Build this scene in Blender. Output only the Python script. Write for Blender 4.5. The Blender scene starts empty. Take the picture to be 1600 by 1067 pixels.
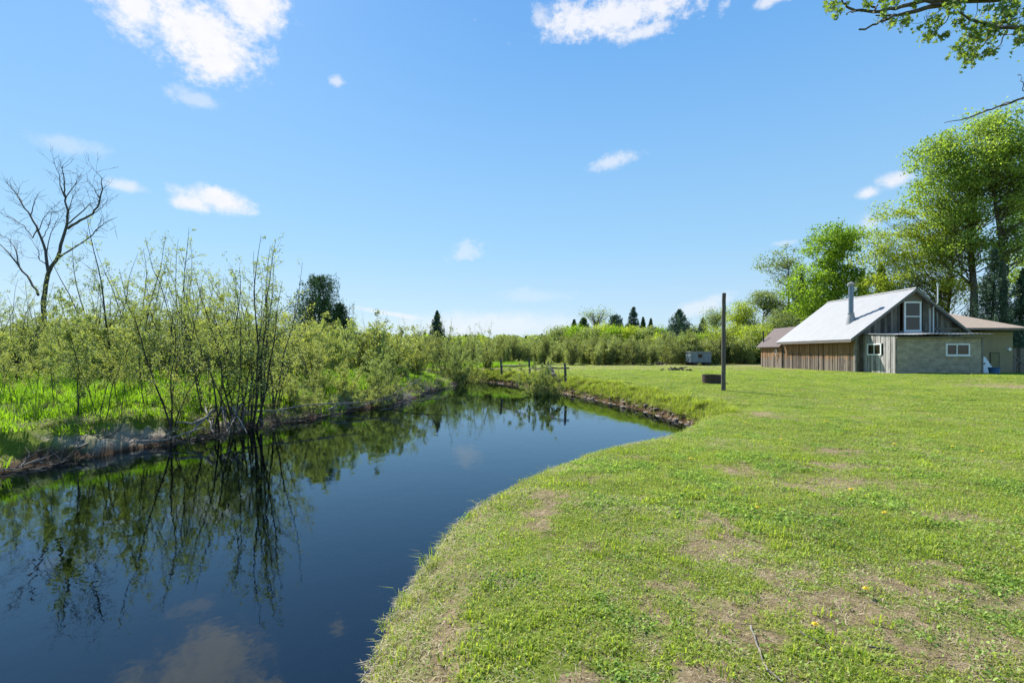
import bpy, math, random
import numpy as np
from mathutils import Vector

# ------------------------------------------------------------------ camera, world, sun
SC = bpy.context.scene
COL = SC.collection
F, HZ, EYE = 760.0, 552.0, 1.6           # focal length and horizon row of a 1600 px wide frame, eye height
cam_d = bpy.data.cameras.new('camera'); cam = bpy.data.objects.new('camera', cam_d); COL.objects.link(cam)
cam.location = (0, 0, EYE); cam.rotation_euler = (math.radians(90), 0, 0)
cam_d.sensor_width = 36; cam_d.lens = 36 * F / 1600; cam_d.shift_y = (HZ - 533.5) / 1600
cam_d.clip_start = 0.05; cam_d.clip_end = 5000
SC.camera = cam

SUN_EL = math.radians(46); SUN_AZ = math.radians(-34)     # azimuth from +Y towards +X
SUN_DIR = Vector((math.sin(SUN_AZ) * math.cos(SUN_EL), math.cos(SUN_AZ) * math.cos(SUN_EL), math.sin(SUN_EL)))
sun_d = bpy.data.lights.new('sun', 'SUN'); sun_d.energy = 4.6; sun_d.angle = math.radians(0.55); sun_d.color = (1.0, .955, .88)
sun = bpy.data.objects.new('sun', sun_d); COL.objects.link(sun)
sun.rotation_euler = SUN_DIR.to_track_quat('Z', 'Y').to_euler(); sun.location = (-20, 30, 40)

SC.view_settings.view_transform = 'Standard'; SC.view_settings.look = 'None'
SC.view_settings.exposure = 1.07; SC.view_settings.gamma = 1
SC.render.engine = 'CYCLES'
SC.cycles.max_bounces = 8; SC.cycles.diffuse_bounces = 3; SC.cycles.glossy_bounces = 3
SC.cycles.transmission_bounces = 3; SC.cycles.transparent_max_bounces = 8; SC.cycles.volume_bounces = 0
SC.cycles.caustics_reflective = False; SC.cycles.caustics_refractive = False
SC.cycles.sample_clamp_indirect = 3.0

def dirpx(px, py):
    v = Vector(((px - 800) / F, 1.0, (HZ - py) / F)); return v.normalized()

def make_world():
    w = bpy.data.worlds.new('World'); SC.world = w; w.use_nodes = True
    nt = w.node_tree; nt.nodes.clear(); N = nt.nodes.new; L = nt.links.new
    out = N('ShaderNodeOutputWorld'); bg = N('ShaderNodeBackground'); bg.inputs[1].default_value = SKY_STR
    sky = N('ShaderNodeTexSky'); sky.sky_type = 'NISHITA'; sky.sun_disc = False
    sky.sun_elevation = SUN_EL; sky.sun_rotation = SUN_AZ; sky.altitude = 300
    sky.air_density = 1.0; sky.dust_density = 0.7; sky.ozone_density = 2.2
    tint = N('ShaderNodeMix'); tint.data_type = 'RGBA'; tint.blend_type = 'MULTIPLY'; tint.inputs[0].default_value = 1
    L(sky.outputs[0], tint.inputs[6]); tint.inputs[7].default_value = SKY_TINT
    tc = N('ShaderNodeTexCoord')
    sp = N('ShaderNodeSeparateXYZ'); L(tc.outputs['Generated'], sp.inputs[0])
    gr = N('ShaderNodeValToRGB'); el = gr.color_ramp.elements; st_ = [(0.0, (.66, .80, .90)), (.05, (.58, .76, .90)), (.2, (.375, .67, .93)), (.37, (.26, .56, .93)), (.52, (.175, .46, .90)), (.62, (.135, .40, .87)), (1.0, (.09, .29, .74))]
    el[0].position, el[0].color = st_[0][0], (*st_[0][1], 1); el[1].position, el[1].color = st_[-1][0], (*st_[-1][1], 1)
    for p_, c_ in st_[1:-1]: x_ = el.new(p_); x_.color = (*c_, 1)
    L(sp.outputs[2], gr.inputs[0])
    gm = N('ShaderNodeMix'); gm.data_type = 'RGBA'; gm.blend_type = 'MULTIPLY'; gm.inputs[0].default_value = 1; L(gr.outputs[0], gm.inputs[6]); gm.inputs[7].default_value = (SKY_GAIN, SKY_GAIN, SKY_GAIN, 1)
    bl = N('ShaderNodeMix'); bl.data_type = 'RGBA'; bl.inputs[0].default_value = SKY_MIX; L(gm.outputs[2], bl.inputs[6]); L(tint.outputs[2], bl.inputs[7]); tint = bl
    def noise(scale, detail, rough, stretch=(1, 1, 1)):
        mp = N('ShaderNodeMapping'); mp.inputs['Scale'].default_value = stretch; L(tc.outputs['Generated'], mp.inputs[0])
        n = N('ShaderNodeTexNoise'); n.inputs['Scale'].default_value = scale; n.inputs['Detail'].default_value = detail
        n.inputs['Roughness'].default_value = rough; L(mp.outputs[0], n.inputs[0]); return n.outputs[0]
    def M(op, a, b=None, c=None):
        m = N('ShaderNodeMath'); m.operation = op
        for i, v in enumerate((a, b, c)):
            if v is None: continue
            if isinstance(v, (int, float)): m.inputs[i].default_value = v
            else: L(v, m.inputs[i])
        return m.outputs[0]
    n1 = noise(13, 9, .62, (1, 1, 1.3)); n2 = noise(46, 8, .66, (1, 1, 1.3))
    nn = M('ADD', M('MULTIPLY', M('SUBTRACT', n1, .5), 3.0), M('MULTIPLY', M('SUBTRACT', n2, .5), 2.4))
    def dot(v):
        d = N('ShaderNodeVectorMath'); d.operation = 'DOT_PRODUCT'; L(tc.outputs['Generated'], d.inputs[0]); d.inputs[1].default_value = v
        return d.outputs['Value']
    mask = None
    # centre px, centre py, half width px, half height px, tilt deg, strength, noise amount
    clouds = [(300, 40, 118, 66, -20, 1.0, .75), (335, 95, 60, 40, 10, 1.0, .7), (400, 18, 60, 44, 10, 1.0, .7), (215, 10, 60, 60, 0, 1.0, .6), (975, 18, 160, 42, 0, .9, .9),
              (1010, 48, 60, 16, 8, .8, .7), (845, 25, 26, 26, 0, .6, .8), (1205, 2, 42, 12, 0, .7, .7), (345, 313, 68, 21, -6, .95, .5), (300, 318, 36, 17, 0, .9, .5), (196, 290, 40, 12, 4, .6, .5),
              (526, 127, 15, 11, 0, .6, .6), (305, 155, 46, 16, 0, .4, .7), (721, 396, 36, 17, 6, .4, .8),
              (960, 252, 52, 15, 18, .6, .6), (1398, 281, 32, 15, -3, .8, .5), (1356, 302, 24, 12, 0, .8, .5),
              (1358, 347, 26, 18, 30, .55, .5), (1100, 478, 62, 16, 20, .5, .5), (620, 492, 80, 5, -9, .6, .4),
              (760, 508, 190, 26, 0, .55, .3), (100, 225, 60, 18, 0, .3, .6), (1225, 380, 26, 6, 0, .35, .5), (830, 462, 70, 12, 0, .2, .6)]
    for (px, py, hw, hh, tilt, st, na) in clouds:
        c = dirpx(px, py); u = Vector((0, 0, 1)).cross(c) * -1; u.normalize(); v = u.cross(c); v.normalize()
        if v.z < 0: v = -v
        t = math.radians(tilt); uu = u * math.cos(t) + v * math.sin(t); vv = v * math.cos(t) - u * math.sin(t)
        du = (dirpx(px + hw, py) - c).length; dv = (dirpx(px, py + hh) - c).length
        a = M('MULTIPLY', dot(uu), 1 / du); b = M('MULTIPLY', dot(vv), 1 / dv)
        r = M('SQRT', M('ADD', M('MULTIPLY', a, a), M('MULTIPLY', b, b)))
        k = M('ADD', M('SUBTRACT', 1.0, r), M('MULTIPLY', nn, na))
        mr = N('ShaderNodeMapRange'); mr.interpolation_type = 'SMOOTHSTEP'; L(k, mr.inputs[0])
        mr.inputs[1].default_value = -.12; mr.inputs[2].default_value = .8; mr.inputs[3].default_value = 0; mr.inputs[4].default_value = st
        lim = M('LESS_THAN', r, 2.2); front = M('GREATER_THAN', dot(c), .3)
        m = M('MULTIPLY', M('MULTIPLY', mr.outputs[0], lim), front)
        mask = m if mask is None else M('MAXIMUM', mask, m)
    mix = N('ShaderNodeMix'); mix.data_type = 'RGBA'; L(mask, mix.inputs[0]); L(tint.outputs[2], mix.inputs[6])
    shade = N('ShaderNodeMix'); shade.data_type = 'RGBA'; L(n2, shade.inputs[0])
    shade.inputs[6].default_value = (CLOUD * .84, CLOUD * .86, CLOUD * .93, 1); shade.inputs[7].default_value = (CLOUD, CLOUD * .99, CLOUD, 1)
    L(shade.outputs[2], mix.inputs[7]); L(mix.outputs[2], bg.inputs[0]); L(bg.outputs[0], out.inputs[0])
    w.cycles.sampling_method = 'MANUAL'; w.cycles.sample_map_resolution = 512
SKY_STR = 0.12; SKY_TINT = (.85, 1.0, 1.15, 1); CLOUD = 4.15; SKY_GAIN = 3.75; SKY_MIX = .10
make_world()

# ------------------------------------------------------------------ helpers
def P(px, py, d): return np.array([(px - 800) / F * d, d, EYE + (HZ - py) / F * d])

def tag(o, label=None, cat=None, group=None, kind=None):
    if label: o['label'] = label
    if cat: o['category'] = cat
    if group: o['group'] = group
    if kind: o['kind'] = kind
    return o

def empty(name, loc, rz=0, label=None, cat=None, group=None):
    o = bpy.data.objects.new(name, None); COL.objects.link(o); o.empty_display_size = .2
    o.location = loc; o.rotation_euler = (0, 0, rz); tag(o, label, cat, group); return o

def copy_tree(o, parent=None):
    c = o.copy(); COL.objects.link(c); c.parent = parent
    for ch in [x for x in KIDS.get(o.name, [])]:
        copy_tree(ch, c)
    return c
KIDS = {}

class Geo:
    def __init__(s): s.v = []; s.f = []; s.n = 0
    def add(s, v, f, mat=0, val=.5):
        v = np.asarray(v, dtype=np.float32).reshape(-1, 3); f = np.asarray(f, dtype=np.int64)
        if f.ndim == 1: f = f.reshape(1, -1)
        vl = np.broadcast_to(np.asarray(val, dtype=np.float32), (len(f),))
        s.v.append(v); s.f.append((f + s.n, mat, vl)); s.n += len(v)
    def build(s, name, mats, parent=None, smooth=False, link=True):
        me = bpy.data.meshes.new(name)
        V = np.concatenate(s.v)
        me.vertices.add(len(V)); me.vertices.foreach_set('co', V.ravel())
        loops = np.concatenate([f.ravel() for f, _, _ in s.f]); sizes = np.concatenate([np.full(len(f), f.shape[1]) for f, _, _ in s.f])
        starts = np.concatenate([[0], np.cumsum(sizes)[:-1]])
        me.loops.add(len(loops)); me.loops.foreach_set('vertex_index', loops.astype(np.int32))
        me.polygons.add(len(sizes)); me.polygons.foreach_set('loop_start', starts.astype(np.int32))
        me.polygons.foreach_set('material_index', np.concatenate([np.full(len(f), m) for f, m, _ in s.f]).astype(np.int32))
        at = me.attributes.new('v', 'FLOAT', 'FACE'); at.data.foreach_set('value', np.concatenate([vl for _, _, vl in s.f]).astype(np.float32))
        me.update(calc_edges=True)
        me.polygons.foreach_set('use_smooth', np.full(len(sizes), bool(smooth)))
        for m in (mats if isinstance(mats, (list, tuple)) else [mats]): me.materials.append(m)
        o = bpy.data.objects.new(name, me)
        if link: COL.objects.link(o)
        if parent is not None:
            o.parent = parent; KIDS.setdefault(parent.name, []).append(o)
        return o

def tube(g, pts, rad, k=5, mat=0, val=.5, cap=False):
    pts = np.asarray(pts, dtype=float); n = len(pts); rad = np.broadcast_to(np.asarray(rad, dtype=float), (n,))
    t = np.empty_like(pts); t[1:-1] = pts[2:] - pts[:-2]; t[0] = pts[1] - pts[0]; t[-1] = pts[-1] - pts[-2]
    t /= np.linalg.norm(t, axis=1)[:, None] + 1e-9
    ref = np.array([0, 0, 1.0]) if abs(t[:, 2]).mean() < .7 else np.array([1.0, 0, 0])
    a = np.cross(t, ref); a /= np.linalg.norm(a, axis=1)[:, None] + 1e-9; b = np.cross(t, a)
    th = np.arange(k) * 2 * math.pi / k
    V = pts[:, None, :] + rad[:, None, None] * (np.cos(th)[None, :, None] * a[:, None, :] + np.sin(th)[None, :, None] * b[:, None, :])
    i = np.arange(n - 1)[:, None] * k; j = np.arange(k)[None, :]; j2 = (j + 1) % k
    Fc = np.stack([i + j, i + j2, i + k + j2, i + k + j], -1).reshape(-1, 4)
    g.add(V.reshape(-1, 3), Fc, mat, val)
    if cap:
        g.add(V[-1], [list(range(k))], mat, val); g.add(V[0], [list(range(k))[::-1]], mat, val)

def box(g, x0, x1, y0, y1, z0, z1, mat=0, val=.5):
    v = [(x0, y0, z0), (x1, y0, z0), (x1, y1, z0), (x0, y1, z0), (x0, y0, z1), (x1, y0, z1), (x1, y1, z1), (x0, y1, z1)]
    f = [(0, 3, 2, 1), (4, 5, 6, 7), (0, 1, 5, 4), (1, 2, 6, 5), (2, 3, 7, 6), (3, 0, 4, 7)]
    g.add(v, f, mat, val)

def hexa(g, v, mat=0, val=.5):      # eight corners: four below, four above
    g.add(v, [(0, 3, 2, 1), (4, 5, 6, 7), (0, 1, 5, 4), (1, 2, 6, 5), (2, 3, 7, 6), (3, 0, 4, 7)], mat, val)

def leaves(g, c, size, rng, up=.6, mat=0, val=None, wl=.6):
    c = np.asarray(c); n = len(c)
    if n == 0: return
    nrm = rng.normal(size=(n, 3)); nrm[:, 2] += up; nrm /= np.linalg.norm(nrm, axis=1)[:, None]
    a = np.cross(nrm, rng.normal(size=(n, 3))); a /= np.linalg.norm(a, axis=1)[:, None] + 1e-9; b = np.cross(nrm, a)
    s = (np.broadcast_to(size, (n,)) * rng.uniform(.6, 1.3, n))[:, None]
    V = np.stack([c - a * s * .5, c + b * s * .5 * wl + nrm * s * .08, c + a * s * .5, c - b * s * .5 * wl + nrm * s * .08], 1)
    if val is None: val = rng.uniform(0, 1, n)
    g.add(V.reshape(-1, 3), np.arange(4 * n).reshape(n, 4), mat, val)

STAR = np.array([(0, -.5), (.12, -.22), (.48, -.3), (.26, -.02), (.5, .2), (.18, .16), (0, .55), (-.18, .16), (-.5, .2), (-.26, -.02), (-.48, -.3), (-.12, -.22)])
def lobed(g, c, size, rng, mat=0):
    n = len(c); nrm = rng.normal(size=(n, 3)); nrm[:, 2] += .4; nrm /= np.linalg.norm(nrm, axis=1)[:, None]
    a = np.cross(nrm, rng.normal(size=(n, 3))); a /= np.linalg.norm(a, axis=1)[:, None] + 1e-9; b = np.cross(nrm, a); s = size * rng.uniform(.55, 1.25, n)
    V = c[:, None, :] + s[:, None, None] * (STAR[None, :, 0, None] * a[:, None, :] + STAR[None, :, 1, None] * b[:, None, :] + (np.abs(STAR[:, 0]) * .35)[None, :, None] * nrm[:, None, :])
    i = np.arange(n)[:, None] * 12; val = rng.uniform(0, 1, n)
    for q in ((0, 1, 11), (1, 2, 3), (9, 10, 11), (3, 4, 5), (7, 8, 9), (5, 6, 7)): g.add(V.reshape(-1, 3), i + np.array(q), mat, val) if q == (0, 1, 11) else g.f.append((i + np.array(q) + (g.n - 12 * n), mat, val.astype(np.float32)))
    for q in ((1, 3, 9, 11), (3, 5, 7, 9)): g.f.append((i + np.array(q) + (g.n - 12 * n), mat, val.astype(np.float32)))
def _h(ix, iy, seed):
    h = (ix * 374761393 + iy * 668265263 + seed * 1442695041) & 0xffffffff
    h = ((h ^ (h >> 13)) * 1274126177) & 0xffffffff
    return ((h ^ (h >> 16)) & 0xffff) / 65535.0
def vn(x, y, seed=0):
    x = np.asarray(x, dtype=float); y = np.asarray(y, dtype=float)
    ix = np.floor(x).astype(np.int64); iy = np.floor(y).astype(np.int64); fx = x - ix; fy = y - iy
    fx = fx * fx * (3 - 2 * fx); fy = fy * fy * (3 - 2 * fy)
    a = _h(ix, iy, seed); b = _h(ix + 1, iy, seed); c = _h(ix, iy + 1, seed); d = _h(ix + 1, iy + 1, seed)
    return (a * (1 - fx) + b * fx) * (1 - fy) + (c * (1 - fx) + d * fx) * fy
def fbm(x, y, seed=0, o=4):
    s = 0; w = 1; t = 0
    for i in range(o):
        s = s + w * vn(np.asarray(x) * 2 ** i, np.asarray(y) * 2 ** i, seed + i * 17); t += w; w *= .5
    return s / t
def sm(a, b, x): t = np.clip((x - a) / (b - a), 0, 1); return t * t * (3 - 2 * t)

def branch(rng, p, d, L, n=6, wig=.12, up=.1):
    pts = [np.array(p, dtype=float)]; d = np.array(d, dtype=float); d /= np.linalg.norm(d)
    for i in range(n):
        d = d + rng.normal(0, wig, 3); d[2] += up; d /= np.linalg.norm(d); pts.append(pts[-1] + d * L / n)
    return np.array(pts)
def at_t(pts, t):
    f = t * (len(pts) - 1); i = min(int(f), len(pts) - 2); return pts[i] + (pts[i + 1] - pts[i]) * (f - i), pts[i + 1] - pts[i]

# ------------------------------------------------------------------ terrain
WZ = -0.65
RIGHT = [(-4, -14), (-2.6, -6), (-1.75, -1.5), (-1.1, 1.0), (-.98, 2.6), (-1.0, 3.9), (-.84, 5.1), (-.6, 6.1), (.15, 7.5), (1.4, 9.2),
         (3.2, 10.8), (4.5, 12.5), (5.35, 14.0), (5.62, 15.0), (5.45, 16.6), (5.1, 19.4), (4.38, 22.2), (3.41, 25.9), (2.0, 30.5), (0, 34.9), (-2, 38),
         (-5, 40.5), (-9, 41.5), (-14, 43), (-24, 44)]
LEFT = [(-24, 41.5), (-14, 40.0), (-9, 38.6), (-5.5, 36.8), (-4.3, 34), (-4.5, 30), (-4.8, 26), (-4.95, 23.4), (-5.6, 20.5), (-6.3, 18.4), (-7.1, 16.2), (-7.8, 14.4),
        (-8.6, 12.3), (-9.2, 10.6), (-9.5, 8.9), (-10, 6), (-10.5, 0), (-11.5, -14)]
def smooth_line(pts, m, wig, seed):
    pts = np.array(pts, dtype=float); out = []
    for i in range(len(pts) - 1):
        p0 = pts[max(i - 1, 0)]; p1 = pts[i]; p2 = pts[i + 1]; p3 = pts[min(i + 2, len(pts) - 1)]
        for t in np.arange(m) / m:
            out.append(.5 * ((2 * p1) + (p2 - p0) * t + (2 * p0 - 5 * p1 + 4 * p2 - p3) * t * t + (3 * p1 - p0 - 3 * p2 + p3) * t ** 3))
    out.append(pts[-1]); out = np.array(out)
    k = np.arange(len(out)); out[:, 0] += (vn(k * .9, k * 0, seed) - .5) * wig; out[:, 1] += (vn(k * .9, k * 0, seed + 5) - .5) * wig
    return out
_r = smooth_line(RIGHT, 6, .10, 3); _l = smooth_line(LEFT, 6, .5, 9)
SHORE = np.vstack([_r, _l]); NR = len(_r); NC = 13 * 6     # segments after NC belong to the far, steeper part of the right bank
def shore(x, y):
    x = np.asarray(x, dtype=float).ravel(); y = np.asarray(y, dtype=float).ravel()
    A = SHORE; B = np.roll(SHORE, -1, 0); best = np.full(len(x), 1e9); idx = np.zeros(len(x), int); inside = np.zeros(len(x), bool)
    for i in range(len(A)):
        ax, ay = A[i]; bx, by = B[i]; dx, dy = bx - ax, by - ay
        t = np.clip(((x - ax) * dx + (y - ay) * dy) / (dx * dx + dy * dy + 1e-12), 0, 1)
        d = (x - ax - t * dx) ** 2 + (y - ay - t * dy) ** 2
        m = d < best; best[m] = d[m]; idx[m] = i
        if ay != by:
            c = ((ay > y) != (by > y)) & (x < (bx - ax) * (y - ay) / (by - ay) + ax); inside ^= c
    s = np.sqrt(best); s[inside] *= -1
    return s, idx
def gpt(px, py, z=0.0): d = (EYE - z) * F / (py - HZ); return ((px - 800) / F * d, d)
PATCH = [(1300, 945, .5, .2), (1385, 905, .34, .14), (1235, 890, .3, .13), (1150, 960, .3, .12), (1450, 1010, .35, .12), (1130, 822, .3, .22), (1100, 845, .3, .2), (862, 768, .3, .2), (838, 800, .25, .3), (700, 940, .10, .3),
         (905, 1055, .15, .1), (1115, 1055, .25, .10), (1200, 985, .14, .08), (1440, 960, .3, .1), (1500, 905, .2, .08), (1575, 602, 2.2, .9), (1188, 632, .6, .35), (1290, 722, .7, .16), (1020, 940, .1, .1),
         (1340, 750, .8, .2), (1560, 1000, .3, .12), (1460, 880, .3, .08), (1300, 700, .6, .2), (1250, 755, .5, .15), (690, 1020, .12, .12), (1160, 730, .4, .2), (1040, 905, .2, .1), (1480, 800, .4, .1)]
def dirt(x, y):
    n = fbm(x * 1.6, y * 2.2, 11, 4); n2 = fbm(x * 7, y * 9, 29, 3)
    near = 1 - sm(6, 16, np.hypot(x, y))
    n3 = fbm(x * 19, y * 21, 31, 2); m = .72 * sm(.61, .71, n * .55 + n2 * .27 + n3 * .18 + near * .03)
    for (px, py, rx, ry) in PATCH:
        cx, cy = gpt(px, py, .02 if py > 640 else .3); r = np.sqrt(((x - cx) / rx) ** 2 + ((y - cy) / (ry * 2.2)) ** 2)
        m = np.maximum(m, sm(1.25, .35, r * 1.15 + (n2 - .5) * 2.0 + (n3 - .5) * 1.6))
    return np.clip(m, 0, 1)
def terrain(x, y, full=False):
    x = np.asarray(x, dtype=float).ravel(); y = np.asarray(y, dtype=float).ravel()
    s, idx = shore(x, y); right = idx < NR - 1
    far = right & (idx >= NC - 3)
    zb = .42 * sm(9, 31, y + .15 * np.maximum(x, 0)) + (fbm(x * .12, y * .12, 2, 3) - .5) * .16 * sm(4, 14, np.hypot(x, y))
    zb = zb + .10 * np.exp(-(((x - 25) / 4) ** 2 + ((y - 23) / 2.5) ** 2))
    fine = (fbm(x * 2.3, y * 2.3, 41, 3) - .5)
    zb = zb + fine * .035
    # near bank: rounded lip
    pn = 1 - np.exp(-np.maximum(s, 0) / .34)
    # far bank: undercut earth with clumpy turf
    lump = (fbm(x * 2.2, y * 2.2, 77, 3) - .5)
    pf = (.26 + .22 * lump) * sm(.0, .13, s) + (.74 - .22 * lump) * (1 - np.exp(-np.maximum(s - .08, 0) / .75))
    pr = np.where(far, pf, pn)
    b = np.clip((idx - (NC - 9)) / 8.0, 0, 1); pr = np.where(right, pn * (1 - b) + pf * b, pn)
    zr = WZ + (zb - .02 - WZ) * pr + np.where(far, lump * .42 * sm(.05, .35, s) * sm(2.0, .8, s), 0)
    zl0 = .30 + .25 * sm(3, 18, s) + (fbm(x * .5, y * .5, 5, 3) - .5) * .25
    pl = .20 * sm(0, .4, s + fine * .5) + .80 * (.6 * sm(.35, 1.3, s + fine * 1.2) + .4 * sm(1, 4, s))
    zl = WZ + (zl0 - WZ) * pl
    z = np.where(right, zr, zl)
    # blend both sides far behind the river
    wfar = sm(42, 50, y); z = z * (1 - wfar) + zb * wfar
    zbed = WZ - np.minimum(1.4, np.maximum(-s, 0) ** 1.3 * .34 + .02) - .02 * (s < 0)
    z = np.where(s < 0, zbed, z)
    z = z - .02 * sm(70, 200, np.hypot(x, y))
    if full: return z, s, idx, right, far
    return z
def gz(x, y): return float(terrain([x], [y])[0])

# ------------------------------------------------------------------ materials
def mat(name):
    m = bpy.data.materials.new(name); m.use_nodes = True; nt = m.node_tree; nt.nodes.clear()
    return m, nt, nt.nodes.new, nt.links.new
def ramp(N, L, src, stops):
    r = N('ShaderNodeValToRGB'); e = r.color_ramp.elements
    e[0].position = stops[0][0]; e[0].color = (*stops[0][1], 1); e[1].position = stops[-1][0]; e[1].color = (*stops[-1][1], 1)
    for p, c in stops[1:-1]: x = e.new(p); x.color = (*c, 1)
    L(src, r.inputs[0]); return r.outputs[0]
def nz(N, L, vec, scale, detail=4, rough=.55, stretch=None):
    if stretch is not None:
        mp = N('ShaderNodeMapping'); mp.inputs['Scale'].default_value = stretch; L(vec, mp.inputs[0]); vec = mp.outputs[0]
    n = N('ShaderNodeTexNoise'); n.inputs['Scale'].default_value = scale; n.inputs['Detail'].default_value = detail; n.inputs['Roughness'].default_value = rough
    L(vec, n.inputs[0]); return n.outputs[0]
def mixc(N, L, f, a, b, bt='MIX'):
    m = N('ShaderNodeMix'); m.data_type = 'RGBA'; m.blend_type = bt
    for i, v in ((0, f), (6, a), (7, b)):
        if isinstance(v, (int, float)): m.inputs[i].default_value = v
        elif isinstance(v, tuple): m.inputs[i].default_value = (*v, 1) if len(v) == 3 else v
        else: L(v, m.inputs[i])
    return m.outputs[2]

def leaf_mat(name, dark, light, trans=.45, tcol=None, gloss=.08):
    m, nt, N, L = mat(name); out = N('ShaderNodeOutputMaterial')
    at = N('ShaderNodeAttribute'); at.attribute_name = 'v'
    oi = N('ShaderNodeObjectInfo'); geo = N('ShaderNodeNewGeometry')
    n = nz(N, L, geo.outputs['Position'], .8, 2)
    ad = N('ShaderNodeMath'); ad.operation = 'MULTIPLY_ADD'; L(n, ad.inputs[0]); ad.inputs[1].default_value = .9
    ml = N('ShaderNodeMath'); ml.operation = 'MULTIPLY_ADD'; L(at.outputs['Fac'], ml.inputs[0]); ml.inputs[1].default_value = .7; ml.inputs[2].default_value = -.42
    L(ml.outputs[0], ad.inputs[2])
    m2 = N('ShaderNodeMath'); m2.operation = 'MULTIPLY_ADD'; L(oi.outputs['Random'], m2.inputs[0]); m2.inputs[1].default_value = .42; L(ad.outputs[0], m2.inputs[2])
    m2.use_clamp = True
    c = ramp(N, L, m2.outputs[0], [(0, dark), (1, light)])
    d = N('ShaderNodeBsdfDiffuse'); L(c, d.inputs[0])
    t = N('ShaderNodeBsdfTranslucent'); tc = mixc(N, L, 1.0, c, tcol or (1.5, 1.55, .7), 'MULTIPLY'); L(tc, t.inputs[0])
    mx = N('ShaderNodeMixShader'); mx.inputs[0].default_value = trans; L(d.outputs[0], mx.inputs[1]); L(t.outputs[0], mx.inputs[2])
    gl = N('ShaderNodeBsdfGlossy'); gl.inputs['Roughness'].default_value = .6; gl.inputs[0].default_value = (.6, .65, .5, 1)
    m3 = N('ShaderNodeMixShader'); m3.inputs[0].default_value = gloss; L(mx.outputs[0], m3.inputs[1]); L(gl.outputs[0], m3.inputs[2])
    L(m3.outputs[0], out.inputs[0]); return m

def bark_mat(name, c0, c1, scale=14, stretch=(1, 1, .25), bump=.5):
    m, nt, N, L = mat(name); out = N('ShaderNodeOutputMaterial'); b = N('ShaderNodeBsdfPrincipled'); tc = N('ShaderNodeTexCoord')
    n = nz(N, L, tc.outputs['Object'], scale, 6, .65, stretch)
    c = ramp(N, L, n, [(.3, c0), (.7, c1)]); L(c, b.inputs['Base Color']); b.inputs['Roughness'].default_value = .85
    bp = N('ShaderNodeBump'); bp.inputs['Strength'].default_value = bump; bp.inputs['Distance'].default_value = .03; L(n, bp.inputs['Height']); L(bp.outputs[0], b.inputs['Normal'])
    L(b.outputs[0], out.inputs[0]); return m

def plain_mat(name, col, rough=.6, metal=0, var=.15, scale=6, spec=.5, stretch=None, bump=0):
    m, nt, N, L = mat(name); out = N('ShaderNodeOutputMaterial'); b = N('ShaderNodeBsdfPrincipled'); tc = N('ShaderNodeTexCoord')
    n = nz(N, L, tc.outputs['Object'], scale, 6, .6, stretch)
    c = ramp(N, L, n, [(.25, tuple(x * (1 - var) for x in col)), (.75, tuple(min(1, x * (1 + var)) for x in col))])
    L(c, b.inputs['Base Color']); b.inputs['Roughness'].default_value = rough; b.inputs['Metallic'].default_value = metal
    b.inputs['Specular IOR Level'].default_value = spec
    if bump:
        bp = N('ShaderNodeBump'); bp.inputs['Strength'].default_value = bump; bp.inputs['Distance'].default_value = .02; L(n, bp.inputs['Height']); L(bp.outputs[0], b.inputs['Normal'])
    L(b.outputs[0], out.inputs[0]); return m

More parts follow.
